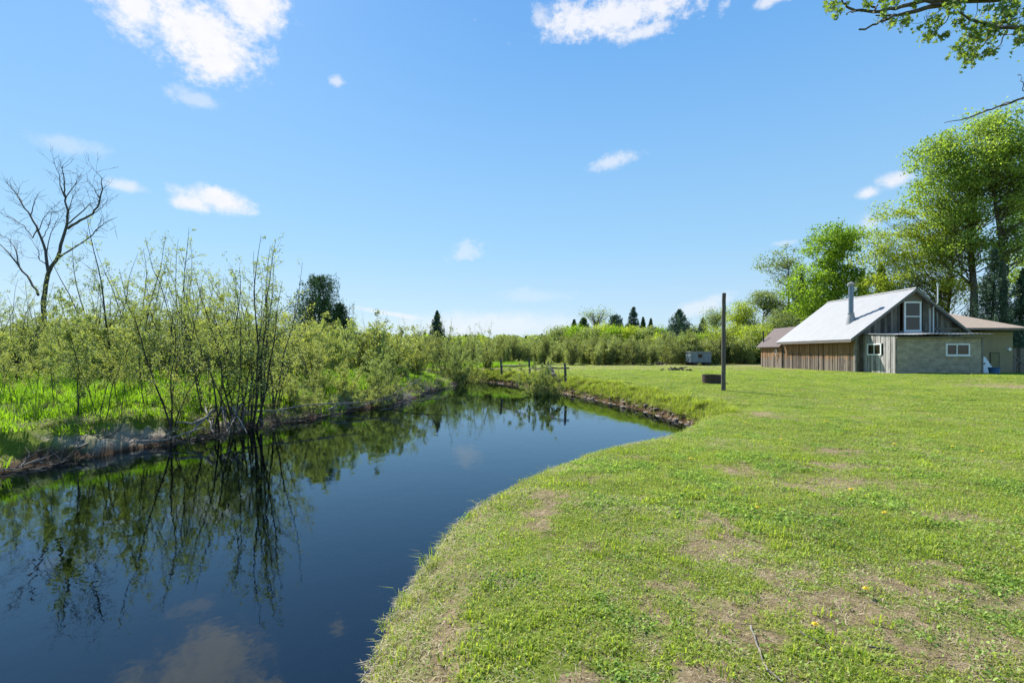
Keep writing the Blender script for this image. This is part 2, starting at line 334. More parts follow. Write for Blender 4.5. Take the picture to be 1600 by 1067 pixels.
def wood_mat(name, greys, warm=None, wz=(1.35, 2.2)):
    """weathered boards; v = one random value per board; optional unweathered brown band kept dry under the eave"""
    m, nt, N, L = mat(name); out = N('ShaderNodeOutputMaterial'); b = N('ShaderNodeBsdfPrincipled'); tc = N('ShaderNodeTexCoord')
    at = N('ShaderNodeAttribute'); at.attribute_name = 'v'
    ofs = N('ShaderNodeVectorMath'); ofs.operation = 'ADD'
    cb = N('ShaderNodeCombineXYZ'); mm = N('ShaderNodeMath'); mm.operation = 'MULTIPLY'; L(at.outputs['Fac'], mm.inputs[0]); mm.inputs[1].default_value = 37; L(mm.outputs[0], cb.inputs[2])
    L(tc.outputs['Object'], ofs.inputs[0]); L(cb.outputs[0], ofs.inputs[1])
    n = nz(N, L, ofs.outputs[0], 9, 7, .7, (3, 3, .22)); n2 = nz(N, L, ofs.outputs[0], 2.2, 4, .6, (1, 1, .8))
    a = N('ShaderNodeMath'); a.operation = 'ADD'; L(n, a.inputs[0]); L(n2, a.inputs[1])
    a2 = N('ShaderNodeMath'); a2.operation = 'MULTIPLY_ADD'; L(at.outputs['Fac'], a2.inputs[0]); a2.inputs[1].default_value = 1.0; L(a.outputs[0], a2.inputs[2])
    a3 = N('ShaderNodeMath'); a3.operation = 'MULTIPLY'; L(a2.outputs[0], a3.inputs[0]); a3.inputs[1].default_value = .69
    c = ramp(N, L, a3.outputs[0], [(.62, greys[0]), (.9, greys[1]), (1.0, greys[2])]) if len(greys) == 3 else ramp(N, L, a3.outputs[0], [(.6, greys[0]), (1, greys[1])])
    if warm:
        sp = N('ShaderNodeSeparateXYZ'); L(tc.outputs['Object'], sp.inputs[0])
        zz = N('ShaderNodeMath'); zz.operation = 'MULTIPLY_ADD'; L(at.outputs['Fac'], zz.inputs[0]); zz.inputs[1].default_value = .5; L(sp.outputs[2], zz.inputs[2])
        z2 = N('ShaderNodeMath'); z2.operation = 'MULTIPLY_ADD'; L(n2, z2.inputs[0]); z2.inputs[1].default_value = .95; L(zz.outputs[0], z2.inputs[2])
        mr = N('ShaderNodeMapRange'); L(z2.outputs[0], mr.inputs[0]); mr.inputs[1].default_value = wz[0]; mr.inputs[2].default_value = wz[0] + .35; mr.interpolation_type = 'SMOOTHSTEP'
        wc = ramp(N, L, n, [(.3, warm[0]), (.7, warm[1])]); c = mixc(N, L, mr.outputs[0], c, wc)
    L(c, b.inputs['Base Color']); b.inputs['Roughness'].default_value = .8
    bp = N('ShaderNodeBump'); bp.inputs['Strength'].default_value = .5; bp.inputs['Distance'].default_value = .01; L(n, bp.inputs['Height']); L(bp.outputs[0], b.inputs['Normal'])
    L(b.outputs[0], out.inputs[0]); return m

M_bark = bark_mat('bark_grey', (.035, .028, .022), (.15, .13, .105))
M_barkd = bark_mat('bark_dark', (.018, .014, .011), (.075, .06, .048))
M_dead = bark_mat('bark_dead', (.03, .028, .026), (.12, .11, .10))
M_drift = bark_mat('driftwood', (.12, .10, .085), (.34, .30, .25))
M_alder = leaf_mat('leaf_alder', (.085, .12, .025), (.38, .44, .16), .45, gloss=.11)
M_alder2 = leaf_mat('leaf_alder_yellow', (.11, .14, .025), (.44, .47, .16), .45, gloss=.11)
M_maple = leaf_mat('leaf_maple', (.10, .19, .015), (.31, .44, .05), .54, gloss=.04)
M_lime = leaf_mat('leaf_lime', (.15, .20, .02), (.38, .45, .06), .54, gloss=.04)
M_aspen = leaf_mat('leaf_aspen', (.12, .20, .03), (.35, .45, .10), .54, gloss=.06)
M_pale = leaf_mat('leaf_pale', (.10, .14, .04), (.25, .31, .11), .45)
M_rust = leaf_mat('leaf_rust', (.16, .10, .03), (.36, .22, .07), .45)
M_needle = leaf_mat('needles', (.025, .055, .018), (.10, .165, .055), .15, (1, 1, .8), .03)
M_needle2 = leaf_mat('needles_blue', (.035, .07, .045), (.115, .18, .11), .15, (1, 1, .9), .03)
M_grass = leaf_mat('grass_green', (.13, .20, .018), (.37, .45, .07), .48, gloss=.04)
M_grassy = leaf_mat('grass_yellow', (.23, .27, .045), (.48, .50, .13), .48, gloss=.04)
M_tall = leaf_mat('grass_tall', (.12, .24, .012), (.27, .43, .035), .5, gloss=.03)
M_straw = leaf_mat('grass_straw', (.25, .20, .11), (.58, .50, .33), .3, (1, 1, .9), .03)
M_clover = leaf_mat('clover', (.07, .16, .02), (.34, .46, .11), .45, gloss=.03)

def ground_mat():
    m, nt, N, L = mat('ground'); out = N('ShaderNodeOutputMaterial'); b = N('ShaderNodeBsdfPrincipled'); geo = N('ShaderNodeNewGeometry'); pos = geo.outputs['Position']
    A = lambda n: (lambda a: (setattr(a, 'attribute_name', n), a.outputs['Fac'])[1])(N('ShaderNodeAttribute'))
    big = nz(N, L, pos, .35, 4, .6); mid = nz(N, L, pos, 2.5, 5, .65); fine = nz(N, L, pos, 38, 5, .75); streak = nz(N, L, pos, 1.4, 5, .65, (1, 3.5, 1))
    g = ramp(N, L, fine, [(.28, (.05, .08, .008)), (.5, (.12, .18, .018)), (.72, (.23, .28, .045))])
    g2 = ramp(N, L, fine, [(.28, (.07, .11, .01)), (.5, (.155, .22, .022)), (.72, (.27, .33, .05))])
    lawn = mixc(N, L, ramp(N, L, big, [(.35, (0, 0, 0)), (.65, (1, 1, 1))]), g, g2)
    yel = ramp(N, L, streak, [(.42, (0, 0, 0)), (.75, (.75, .75, .75))])
    lawn = mixc(N, L, yel, lawn, ramp(N, L, fine, [(.3, (.09, .11, .02)), (.7, (.26, .27, .06))]))
    straw = ramp(N, L, fine, [(.3, (.14, .12, .05)), (.7, (.36, .31, .17))])
    lawn = mixc(N, L, A('straw'), lawn, straw)
    soil = ramp(N, L, nz(N, L, pos, 14, 7, .75), [(.25, (.10, .073, .048)), (.5, (.27, .205, .115)), (.75, (.48, .385, .24))])
    c = mixc(N, L, A('soil'), lawn, soil)
    mud = ramp(N, L, mid, [(.3, (.045, .026, .014)), (.55, (.10, .06, .034)), (.75, (.2, .14, .09))])
    c = mixc(N, L, A('mud'), c, mud)
    pale = ramp(N, L, nz(N, L, pos, 9, 6, .7), [(.3, (.22, .17, .12)), (.7, (.60, .52, .42))])
    c = mixc(N, L, A('pale'), c, pale)
    bed = ramp(N, L, mid, [(.3, (.05, .022, .010)), (.7, (.15, .07, .035))])
    c = mixc(N, L, A('bed'), c, bed)
    L(c, b.inputs['Base Color']); b.inputs['Roughness'].default_value = .95; b.inputs['Specular IOR Level'].default_value = .1
    ad = N('ShaderNodeMath'); ad.operation = 'ADD'; L(fine, ad.inputs[0]); L(mid, ad.inputs[1])
    bp = N('ShaderNodeBump'); bp.inputs['Strength'].default_value = .9; bp.inputs['Distance'].default_value = .05; L(ad.outputs[0], bp.inputs['Height']); L(bp.outputs[0], b.inputs['Normal'])
    L(b.outputs[0], out.inputs[0]); return m

def build_ground():
    rr = [0.0, .25, .5, .75]
    while rr[-1] < 900: rr.append(rr[-1] * (1.0075 if rr[-1] > 1.6 and rr[-1] < 48 else (1.03 if rr[-1] >= 48 else 1.05)))
    rr = np.array(rr[1:]); th = np.concatenate([np.radians(np.arange(-62, 62, .22)), np.radians(np.arange(62, 298, 4.0))])
    R, T = np.meshgrid(rr, th, indexing='ij'); X = R * np.sin(T); Y = R * np.cos(T); shp = X.shape
    z, s, idx, right, far = terrain(X, Y, True); x = X.ravel(); y = Y.ravel()
    V = np.stack([x, y, z], 1); V = np.vstack([V, [[0, 0, gz(0, 0)]]])
    nr, ntn = shp; i = np.arange(nr - 1)[:, None] * ntn; j = np.arange(ntn)[None, :]; j2 = (j + 1) % ntn
    Fq = np.stack([i + j, i + ntn + j, i + ntn + j2, i + j2], -1).reshape(-1, 4)
    Fc = np.stack([np.full(ntn, len(V) - 1), np.arange(ntn), (np.arange(ntn) + 1) % ntn], -1)
    g = Geo(); g.add(V, Fq); g.f.append((Fc, 0, np.full(len(Fc), .5, dtype=np.float32)))
    o = g.build('ground', ground_mat(), smooth=True); tag(o, kind='structure')
    n2 = fbm(x * 3, y * 3, 61, 3); n3 = fbm(x * .7, y * .7, 62, 3)
    lawnside = right | (y > 44)
    soil = np.where(lawnside, dirt(x, y), 0) * np.where(s > .25, 1, 0)
    mudR = right * sm(.05, -.0, (z - (-.43 + (n2 - .5) * .3))) * (idx > NC - 9) * (s < 1.0)
    mudN = (right & (idx <= NC - 9)) * sm(.16, .04, s)
    mudL = (~right) * sm(-.36, -.5, z + (n2 - .5) * .3) * (y < 44)
    mud = np.clip(mudR + mudN + mudL, 0, 1) * (s > -.05)
    pale = (~right) * sm(.04, .2, s) * sm(1.0, .5, s + (n2 - .5) * .7) * sm(.50, .62, n3 + .30 * np.exp(-((y - 11) / 1.4) ** 2)) * (y < 44)
    pale = np.clip(pale * .75 + right * (idx > NC) * sm(.16, .06, s) * sm(.55, .65, n2) * .35 * (s > 0), 0, 1)
    straw = np.where(lawnside, sm(33, 37, y) * sm(56, 47, y) * (.55 + .45 * sm(.45, .65, fbm(x * .15, y * .6, 8, 3))), 0)
    straw = np.maximum(straw, (right & (idx <= NC - 9)) * sm(1.1, .3, s + (n2 - .5) * .8) * .75 * sm(12, 8, y))
    bed = (s < 0).astype(float)
    for nm, a in (('soil', soil), ('mud', mud), ('pale', pale), ('straw', straw), ('bed', bed)):
        at = o.data.attributes.new(nm, 'FLOAT', 'POINT'); at.data.foreach_set('value', np.append(np.clip(a, 0, 1), 0).astype(np.float32))
build_ground()

def build_water():
    m, nt, N, L = mat('river_water'); out = N('ShaderNodeOutputMaterial'); geo = N('ShaderNodeNewGeometry')
    n1 = nz(N, L, geo.outputs['Position'], 2.2, 3, .5, (1, .8, 1)); n2 = nz(N, L, geo.outputs['Position'], 11, 2, .5)
    a = N('ShaderNodeMath'); a.operation = 'MULTIPLY_ADD'; L(n2, a.inputs[0]); a.inputs[1].default_value = .12; L(n1, a.inputs[2])
    bp = N('ShaderNodeBump'); bp.inputs['Strength'].default_value = 1; bp.inputs['Distance'].default_value = .0028; L(a.outputs[0], bp.inputs['Height'])
    fr = N('ShaderNodeFresnel'); fr.inputs[0].default_value = 1.68; L(bp.outputs[0], fr.inputs[1])
    gl = N('ShaderNodeBsdfGlossy'); gl.inputs['Roughness'].default_value = .012; L(bp.outputs[0], gl.inputs['Normal']); gl.inputs[0].default_value = (.72, .88, 1, 1)
    tr = N('ShaderNodeBsdfTransparent'); mx = N('ShaderNodeMixShader'); L(fr.outputs[0], mx.inputs[0]); L(tr.outputs[0], mx.inputs[1]); L(gl.outputs[0], mx.inputs[2])
    L(mx.outputs[0], out.inputs[0])
    va = N('ShaderNodeVolumeAbsorption'); va.inputs[0].default_value = (.62, .25, .12, 1); va.inputs[1].default_value = 3.0; L(va.outputs[0], out.inputs[1])
    g = Geo(); box(g, -24, 7.5, -13, 45.5, -3.2, WZ); o = g.build('water', m); tag(o, kind='structure')
build_water()

# ------------------------------------------------------------------ geometry-node scatter for grass and other uncountable stuff
def scatter(name, pts, rotz, scl, idx, protos, label, cat='grass', tilt=None):
    me = bpy.data.meshes.new(name); n = len(pts); me.vertices.add(n); me.vertices.foreach_set('co', np.asarray(pts, dtype=np.float32).ravel())
    rot = np.zeros((n, 3), dtype=np.float32); rot[:, 2] = rotz
    if tilt is not None: rot[:, :2] = tilt
    a = me.attributes.new('rot', 'FLOAT_VECTOR', 'POINT'); a.data.foreach_set('vector', rot.ravel())
    a = me.attributes.new('scl', 'FLOAT_VECTOR', 'POINT'); a.data.foreach_set('vector', np.asarray(scl, dtype=np.float32).ravel())
    a = me.attributes.new('idx', 'INT', 'POINT'); a.data.foreach_set('value', np.asarray(idx, dtype=np.int32))
    o = bpy.data.objects.new(name, me); COL.objects.link(o); tag(o, label, cat, kind='stuff')
    c = bpy.data.collections.new(name + '_kinds')
    for k, p in enumerate(protos):
        p.name = '%s_kind_%02d' % (name, k); c.objects.link(p)
    ng = bpy.data.node_groups.new(name, 'GeometryNodeTree')
    ng.interface.new_socket('Geometry', in_out='INPUT', socket_type='NodeSocketGeometry'); ng.interface.new_socket('Geometry', in_out='OUTPUT', socket_type='NodeSocketGeometry')
    N = ng.nodes.new; L = ng.links.new; gi = N('NodeGroupInput'); go = N('NodeGroupOutput')
    ci = N('GeometryNodeCollectionInfo'); ci.inputs[0].default_value = c; ci.inputs['Separate Children'].default_value = True; ci.inputs['Reset Children'].default_value = True
    ip = N('GeometryNodeInstanceOnPoints'); L(gi.outputs[0], ip.inputs['Points']); L(ci.outputs[0], ip.inputs['Instance']); ip.inputs['Pick Instance'].default_value = True
    def at(nm, dt):
        q = N('GeometryNodeInputNamedAttribute'); q.data_type = dt; q.inputs[0].default_value = nm; return q.outputs[0]
    L(at('idx', 'INT'), ip.inputs['Instance Index']); L(at('rot', 'FLOAT_VECTOR'), ip.inputs['Rotation']); L(at('scl', 'FLOAT_VECTOR'), ip.inputs['Scale'])
    L(ip.outputs[0], go.inputs[0])
    md = o.modifiers.new('scatter', 'NODES'); md.node_group = ng
    return o

def blades(g, n, R, h0, h1, w, lean, rng, mat=0, flat=0):
    r = R * np.sqrt(rng.uniform(0, 1, n)); a = rng.uniform(0, 2 * math.pi, n); base = np.stack([r * np.cos(a), r * np.sin(a), np.full(n, -.006)], 1)
    h = rng.uniform(h0, h1, n); d = rng.uniform(0, 2 * math.pi, n); D = np.stack([np.cos(d), np.sin(d), np.zeros(n)], 1); S = np.stack([-np.sin(d), np.cos(d), np.zeros(n)], 1)
    le = rng.uniform(.15, 1, n) * lean; ww = w * rng.uniform(.6, 1.3, n)
    up = np.array([0, 0, 1.0]); zf = 1 - flat
    m = base + D * (h * le * .35)[:, None] + up * (h * .6 * zf)[:, None]; t = base + D * (h * le)[:, None] + up * (h * (1 - .35 * le) * zf)[:, None]
    S2 = S * ww[:, None] * .5
    V = np.stack([base - S2, base + S2, m - S2 * .85, m + S2 * .85, t], 1).reshape(-1, 3)
    i = np.arange(n)[:, None] * 5; val = rng.uniform(0, 1, n)
    g.add(V, np.concatenate([i, i + 1, i + 3, i + 2], 1), mat, val); g.f.append((np.concatenate([i + 2, i + 3, i + 4], 1) + (g.n - len(V)), mat, val.astype(np.float32)))

def proto(fn, mats, seed):
    g = Geo(); fn(g, np.random.default_rng(seed)); return g.build('tuft', mats, link=False)

def lawn():
    rng = np.random.default_rng(5)
    mats = [M_grass, M_grassy, M_straw, M_clover, plain_mat('leaf_litter', (.13, .08, .05), .9, var=.5, scale=9)]
    def mixf(ng, ny, ns, nc, h0=.014, h1=.042, lean=1.25):
        def f(g, r):
            if ng: blades(g, ng, .095, h0, h1, .0052, lean, r, 0, .12)
            if ny: blades(g, ny, .095, h0, h1, .0050, lean, r, 1, .12)
            if ns: blades(g, ns, .10, .025, .06, .0042, 1.6, r, 2, .6)
            if nc:
                c = np.stack([r.normal(0, .045, nc), r.normal(0, .045, nc), r.uniform(.008, .03, nc)], 1); leaves(g, c, .017, r, 2.0, 3, wl=.85)
        return f
    protos = [proto(mixf(24, 6, 7, 2), mats, 1), proto(mixf(8, 22, 9, 4), mats, 2), proto(mixf(14, 8, 10, 14), mats, 3), proto(mixf(5, 5, 28, 3, .012, .03), mats, 4),
              proto(mixf(4, 4, 3, 30, .015, .03), mats, 5), proto(mixf(26, 8, 4, 2, .02, .05, 1.2), mats, 6), proto(mixf(15, 14, 10, 6), mats, 7),
              proto(lambda g, r: (blades(g, 16, .06, .03, .075, .0075, 1.3, r, 0), blades(g, 6, .06, .03, .07, .006, 1.4, r, 1)), mats, 8),
              proto(lambda g, r: (leaves(g, np.stack([r.normal(0, .07, 9), r.normal(0, .07, 9), r.uniform(.004, .02, 9)], 1), .014, r, 2.0, 4, wl=.6), tube(g, branch(r, (-.04, 0, .008), (1, .3, .05), .09, 4, .2, 0), [.0018] * 5, 4, 4)), mats, 9)]
    pts = []; sc = []; ix = []
    def band(r0, r1, dens, s0, s1, a0=-62, a1=62):
        n = int(dens * (r1 ** 2 - r0 ** 2) * math.radians(a1 - a0) / 2)
        r = np.sqrt(rng.uniform(r0 ** 2, r1 ** 2, n)); t = np.radians(rng.uniform(a0, a1, n)); x = r * np.sin(t); y = r * np.cos(t)
        z, s, idx, right, far = terrain(x, y, True); d = dirt(x, y)
        keep = right & (s > .02 + .12 * rng.uniform(0, 1, n)) & (rng.uniform(0, 1, n) > d * .80) & ~((x > 21.6) & (y > 28.2)) & ~((right) & (idx > NC) & (z < -.40))
        x, y, z, s, idx, d = (q[keep] for q in (x, y, z, s, idx, d)); n = len(x)
        dry = sm(1.2, .25, s + (fbm(x * 3, y * 3, 61, 3) - .5) * .8) * sm(12, 8, y) * .55 + d * .6
        pn = fbm(x * 1.1, y * 1.1, 90, 3); pc = fbm(x * 1.7, y * 1.7, 95, 3)
        u = rng.uniform(0, 1, n); k = np.where(u < .34, 0, np.where(u < .62, 6, np.where(u < .8, 1, 2)))
        k = np.where((pn > .55) & (rng.uniform(0, 1, n) < .7), 1, k); k = np.where((pc > .60) & (rng.uniform(0, 1, n) < .75), 4, k)
        k = np.where((pc < .36) & (rng.uniform(0, 1, n) < .6), 5, k); ps = fbm(x * .8 + 9, y * .8, 97, 4); k = np.where(rng.uniform(0, 1, n) < dry + .06 + .32 * sm(.5, .68, ps) * sm(30, 12, y) + .8 * sm(32, 37, y) * sm(.34, .5, fbm(x * .12, y * .5, 8, 3)), 3, k)
        s_ = rng.uniform(s0, s1, n); hz = rng.uniform(.7, 1.25, n) * (s0 + s1) * .5 ** .3
        hz = np.where(s_ > 1.4, s_ ** .25 * rng.uniform(.55, .85, n), s_ * rng.uniform(.7, 1.35, n))
        co = fbm(x * 2.3, y * 2.3, 123, 3); k = np.where((co > .66) & (rng.uniform(0, 1, n) < .35) | (rng.uniform(0, 1, n) < .006), 7, k); k = np.where((rng.uniform(0, 1, n) < .03 + .25 * d) & (y < 12), 8, k)
        pts.append(np.stack([x, y, z], 1)); sc.append(np.stack([s_, s_, hz], 1)); ix.append(k)
    band(1.2, 5, 330, .8, 1.15); band(5, 9, 210, .95, 1.4); band(9, 16, 95, 1.3, 2.0); band(16, 30, 34, 2.0, 3.0, -35, 62); band(30, 48, 14, 3, 4.2, -35, 50)
    pts = np.vstack(pts); n = len(pts)
    scatter('lawn_grass', pts, rng.uniform(0, 6.28, n), np.vstack(sc), np.concatenate(ix), protos, 'short mown green grass of the lawn with dry straw and clover')
    print('lawn tufts', n)
lawn()

def rough_grass():
    rng = np.random.default_rng(8)
    mats = [M_tall, M_straw, M_grass]
    def f(n, h0, h1, w, R, straw):
        def q(g, r):
            blades(g, n, R, h0, h1, w, .75, r, 0); blades(g, straw, R, h0 * .6, h1 * .8, w * .6, 1.2, r, 1)
        return q
    pr = [proto(f(46, .18, .5, .014, .2, 4), mats, 1), proto(f(40, .12, .36, .016, .22, 10), mats, 2), proto(f(14, .08, .25, .01, .2, 40), mats, 3), proto(f(34, .1, .26, .02, .2, 2), mats, 4)]
    n = 42000; r = np.sqrt(rng.uniform(7 ** 2, 52 ** 2, n)); t = np.radians(rng.uniform(-62, 2, n)); x = r * np.sin(t); y = r * np.cos(t)
    z, s, idx, right, far = terrain(x, y, True); keep = ((~right) & (s > np.where(np.abs(y - 11) < 1.6, .9, .15))) | (right & (y > 41))
    keep &= rng.uniform(0, 1, n) < np.clip((14 / r) ** .8, .2, 1) * (.6 + .4 * sm(.3, 1.4, s))
    x, y, z, s, r = (q[keep] for q in (x, y, z, s, r)); n = len(x)
    k = rng.choice([0, 1, 3], n, p=[.45, .25, .3]); dn = fbm(x * .6, y * .6, 33, 3); k = np.where((dn > .6) | (s < 1.9) & (rng.uniform(0, 1, n) < .6), 2, k)
    sc = rng.uniform(.8, 1.5, n) * np.clip(r / 14, 1, 2.2); scl = np.stack([sc, sc, rng.uniform(.7, 1.3, n) * np.where(s < 2, .7, 1.0)], 1)
    scatter('wild_grass', np.stack([x, y, z], 1), rng.uniform(0, 6.28, n), scl, k, pr, 'tall lush bright green grass covering the left river bank')
    # overhanging turf fringe of the right bank
    mats2 = [M_grass, M_grassy, M_straw]
    def h(n, h0, h1, ns):
        def q(g, r): blades(g, n, .1, h0, h1, .006, 1.3, r, 0); blades(g, n // 2, .1, h0, h1, .006, 1.3, r, 1); blades(g, ns, .1, h0, h1, .004, 1.7, r, 2, .3)
        return q
    pr2 = [proto(h(24, .05, .14, 6), mats2, 11), proto(h(14, .04, .11, 20), mats2, 12), proto(h(20, .1, .22, 4), mats2, 13)]
    P_, S_, I_ = [], [], []
    for (i0, i1, dens, w, sc0) in ((14, NC - 8, 70, .4, .75), (NC - 9, NR - 20, 150, .95, 1.35)):
        for i in range(i0, i1):
            a = SHORE[i]; b = SHORE[i + 1]; ln = np.hypot(*(b - a)); m = int(dens * ln * w) + 1
            tt = rng.uniform(0, 1, m)[:, None]; q = a + (b - a) * tt; nn = np.array([(b - a)[1], -(b - a)[0]]) / (ln + 1e-9); q = q + nn * rng.uniform(-.02, w, m)[:, None]
            P_.append(q)
    q = np.vstack(P_); z, s, idx, right, far = terrain(q[:, 0], q[:, 1], True)
    isfar = idx > NC - 9
    keep = right & (s > .02) & np.where(isfar, z > -.43 + (fbm(q[:, 0] * 1.7, q[:, 1] * 1.7, 44, 2) - .5) * .35, rng.uniform(0, 1, len(s)) < .5)
    q, z, isfar = q[keep], z[keep], isfar[keep]; n = len(q); s0 = np.where(isfar, rng.uniform(1.1, 2.0, n), rng.uniform(.5, 1.0, n))
    k = rng.choice([0, 1, 2], n, p=[.55, .25, .2]); k = np.where(~isfar & (rng.uniform(0, 1, n) < .40), 1, k); s0 = np.where(~isfar & (rng.uniform(0, 1, n) < .10), s0 * 1.7, s0)
    scatter('bank_grass', np.column_stack([q, z]), rng.uniform(0, 6.28, n), np.stack([s0, s0, s0 * rng.uniform(.6, 1, n)], 1), k, pr2, 'longer grass overhanging the edge of the lawn bank')
rough_grass()

# ------------------------------------------------------------------ trees and shrubs
def shrub(rng, H, nst, spread, leafn, leafs, twig=True, bare=0.0, lean=(0, 0), r0=.028, dens=10, low=.12, leafup=.5, base=.12):
    """multi-stemmed alder / willow: returns stem geometry and leaf geometry"""
    gs, gl = Geo(), Geo(); LP = []
    for i in range(nst):
        a = rng.uniform(0, 6.28); sp = spread * rng.uniform(.15, 1)
        h = H * (1.0 if i == 0 else rng.uniform(.55, .97))
        d = np.array([math.cos(a) * sp + lean[0], math.sin(a) * sp + lean[1], 1.0])
        p = np.array([math.cos(a) * base * rng.uniform(.2, 1.4), math.sin(a) * base * rng.uniform(.2, 1.4), -.1])
        st = branch(rng, p, d, h * 1.03 * np.linalg.norm(d) ** .35, 10, .09, .05); r = r0 * (h / 4.5) * rng.uniform(.7, 1.25)
        tube(gs, st, np.linspace(r, r * .12, 11), 5)
        for j in range(int(dens * rng.uniform(.7, 1.3))):
            t = rng.uniform(low, .995); q, dr = at_t(st, t); dr = dr / np.linalg.norm(dr); sd = rng.normal(size=3); sd -= dr * sd.dot(dr); sd /= np.linalg.norm(sd)
            Lb = h * rng.uniform(.10, .28) * (1.15 - t * .82); bd = dr * rng.uniform(.5, 1.1) + sd
            br = branch(rng, q, bd, Lb, 5, .14, .08); rb = r * (1 - t * .85) * .45; tube(gs, br, np.linspace(rb, rb * .2, 6), 4)
            subs = [br]
            for k in range(rng.integers(2, 5) if twig else 0):
                q2, d2 = at_t(br, rng.uniform(.25, .95)); d2 = d2 / np.linalg.norm(d2)
                tw = branch(rng, q2, d2 + rng.normal(0, .6, 3), Lb * rng.uniform(.25, .5), 3, .15, .05); tube(gs, tw, np.linspace(rb * .4, rb * .15, 4), 3); subs.append(tw)
            for sbr in subs: LP.append((sbr, t))
    tot = sum(len(b) for b, _ in LP)
    C = []; Vv = []
    for b, t in LP:
        w = max(.08, 1 - bare * sm(.55, 1.0, t)); m = rng.poisson(leafn * len(b) / tot * w)
        if m == 0: continue
        f = rng.uniform(.1, 1, m) * (len(b) - 1.001); i = f.astype(int); C.append(b[i] + (b[i + 1] - b[i]) * (f - i)[:, None] + rng.normal(0, leafs * .8, (m, 3))); Vv.append(np.clip(rng.uniform(0, 1) * .4 + rng.uniform(0, .6, m), 0, 1))
    C = np.vstack(C); leaves(gl, C, leafs, rng, leafup, 0, np.concatenate(Vv), .75)
    return gs, gl

def shrub_thing(name, mats, *a, **k):
    gs, gl = shrub(*a, **k); e = empty(name, (0, 0, 0)); gs.build('stem', mats[0], e); gl.build('foliage', mats[1], e); TOPZ[e.name] = float(np.percentile(np.concatenate([v[:, 2] for v in gl.v]), 99.85)); return e
TOPZ = {}
def place(root, px, d, top, H, rz, label, cat, group=None, first=None, sx=1.0, dz=0.0):
    o = root if first else copy_tree(root)
    x = (px - 800) / F * d; z = gz(x, d); want = EYE + (HZ - top) / F * d - z; k = want / H
    o.location = (x, d, z - .03 + dz); o.scale = (k * sx, k * sx, k); o.rotation_euler = (0, 0, rz); tag(o, label, cat, group); return o

r = np.random.default_rng
PR = {}
PR['tall0'] = (shrub_thing('alder_clump', (M_barkd, M_alder), r(1), 5.0, 9, .30, 5600, .050, bare=.72, dens=20, base=.3), 5.0)
PR['tall1'] = (shrub_thing('alder_clump', (M_barkd, M_alder2), r(2), 5.0, 5, .20, 3600, .050, bare=.8, dens=20, base=.15), 5.0)
PR['tall2'] = (shrub_thing('alder_clump', (M_barkd, M_alder), r(3), 5.0, 14, .26, 8200, .050, bare=.6, dens=18, base=.8), 5.0)
PR['thin0'] = (shrub_thing('alder_sapling', (M_barkd, M_alder), r(4), 3.6, 2, .14, 2400, .052, bare=.2, dens=15, low=.25, r0=.026), 3.6)
PR['thin1'] = (shrub_thing('alder_sapling', (M_barkd, M_alder2), r(5), 3.6, 3, .2, 3200, .05, bare=.3, dens=14, low=.25, r0=.024), 3.6)
PR['bush0'] = (shrub_thing('willow_bush', (M_bark, M_alder2), r(6), 3.0, 14, .7, 9500, .064, bare=.2, dens=13, r0=.026), 3.0)
PR['bush1'] = (shrub_thing('willow_bush', (M_bark, M_alder), r(7), 3.0, 12, .85, 9500, .064, bare=.15, dens=13, r0=.026), 3.0)
PR['over'] = (shrub_thing('willow_bush', (M_bark, M_alder2), r(8), 2.2, 16, 1.5, 7500, .055, bare=.3, dens=13, r0=.028, lean=(.7, -.3)), 2.2)
used = {}
def put(kind, px, d, top, label, cat, group=None, rz=None, sx=1.0):
    root, H = PR[kind]; H = TOPZ[root.name]; f = kind not in used; used[kind] = 1
    return place(root, px, d, top, H, (px * 1.7 + d) % 6.28 if rz is None else rz, label, cat, group, f, sx)
G1 = 'slender alders and willows on the left river bank'
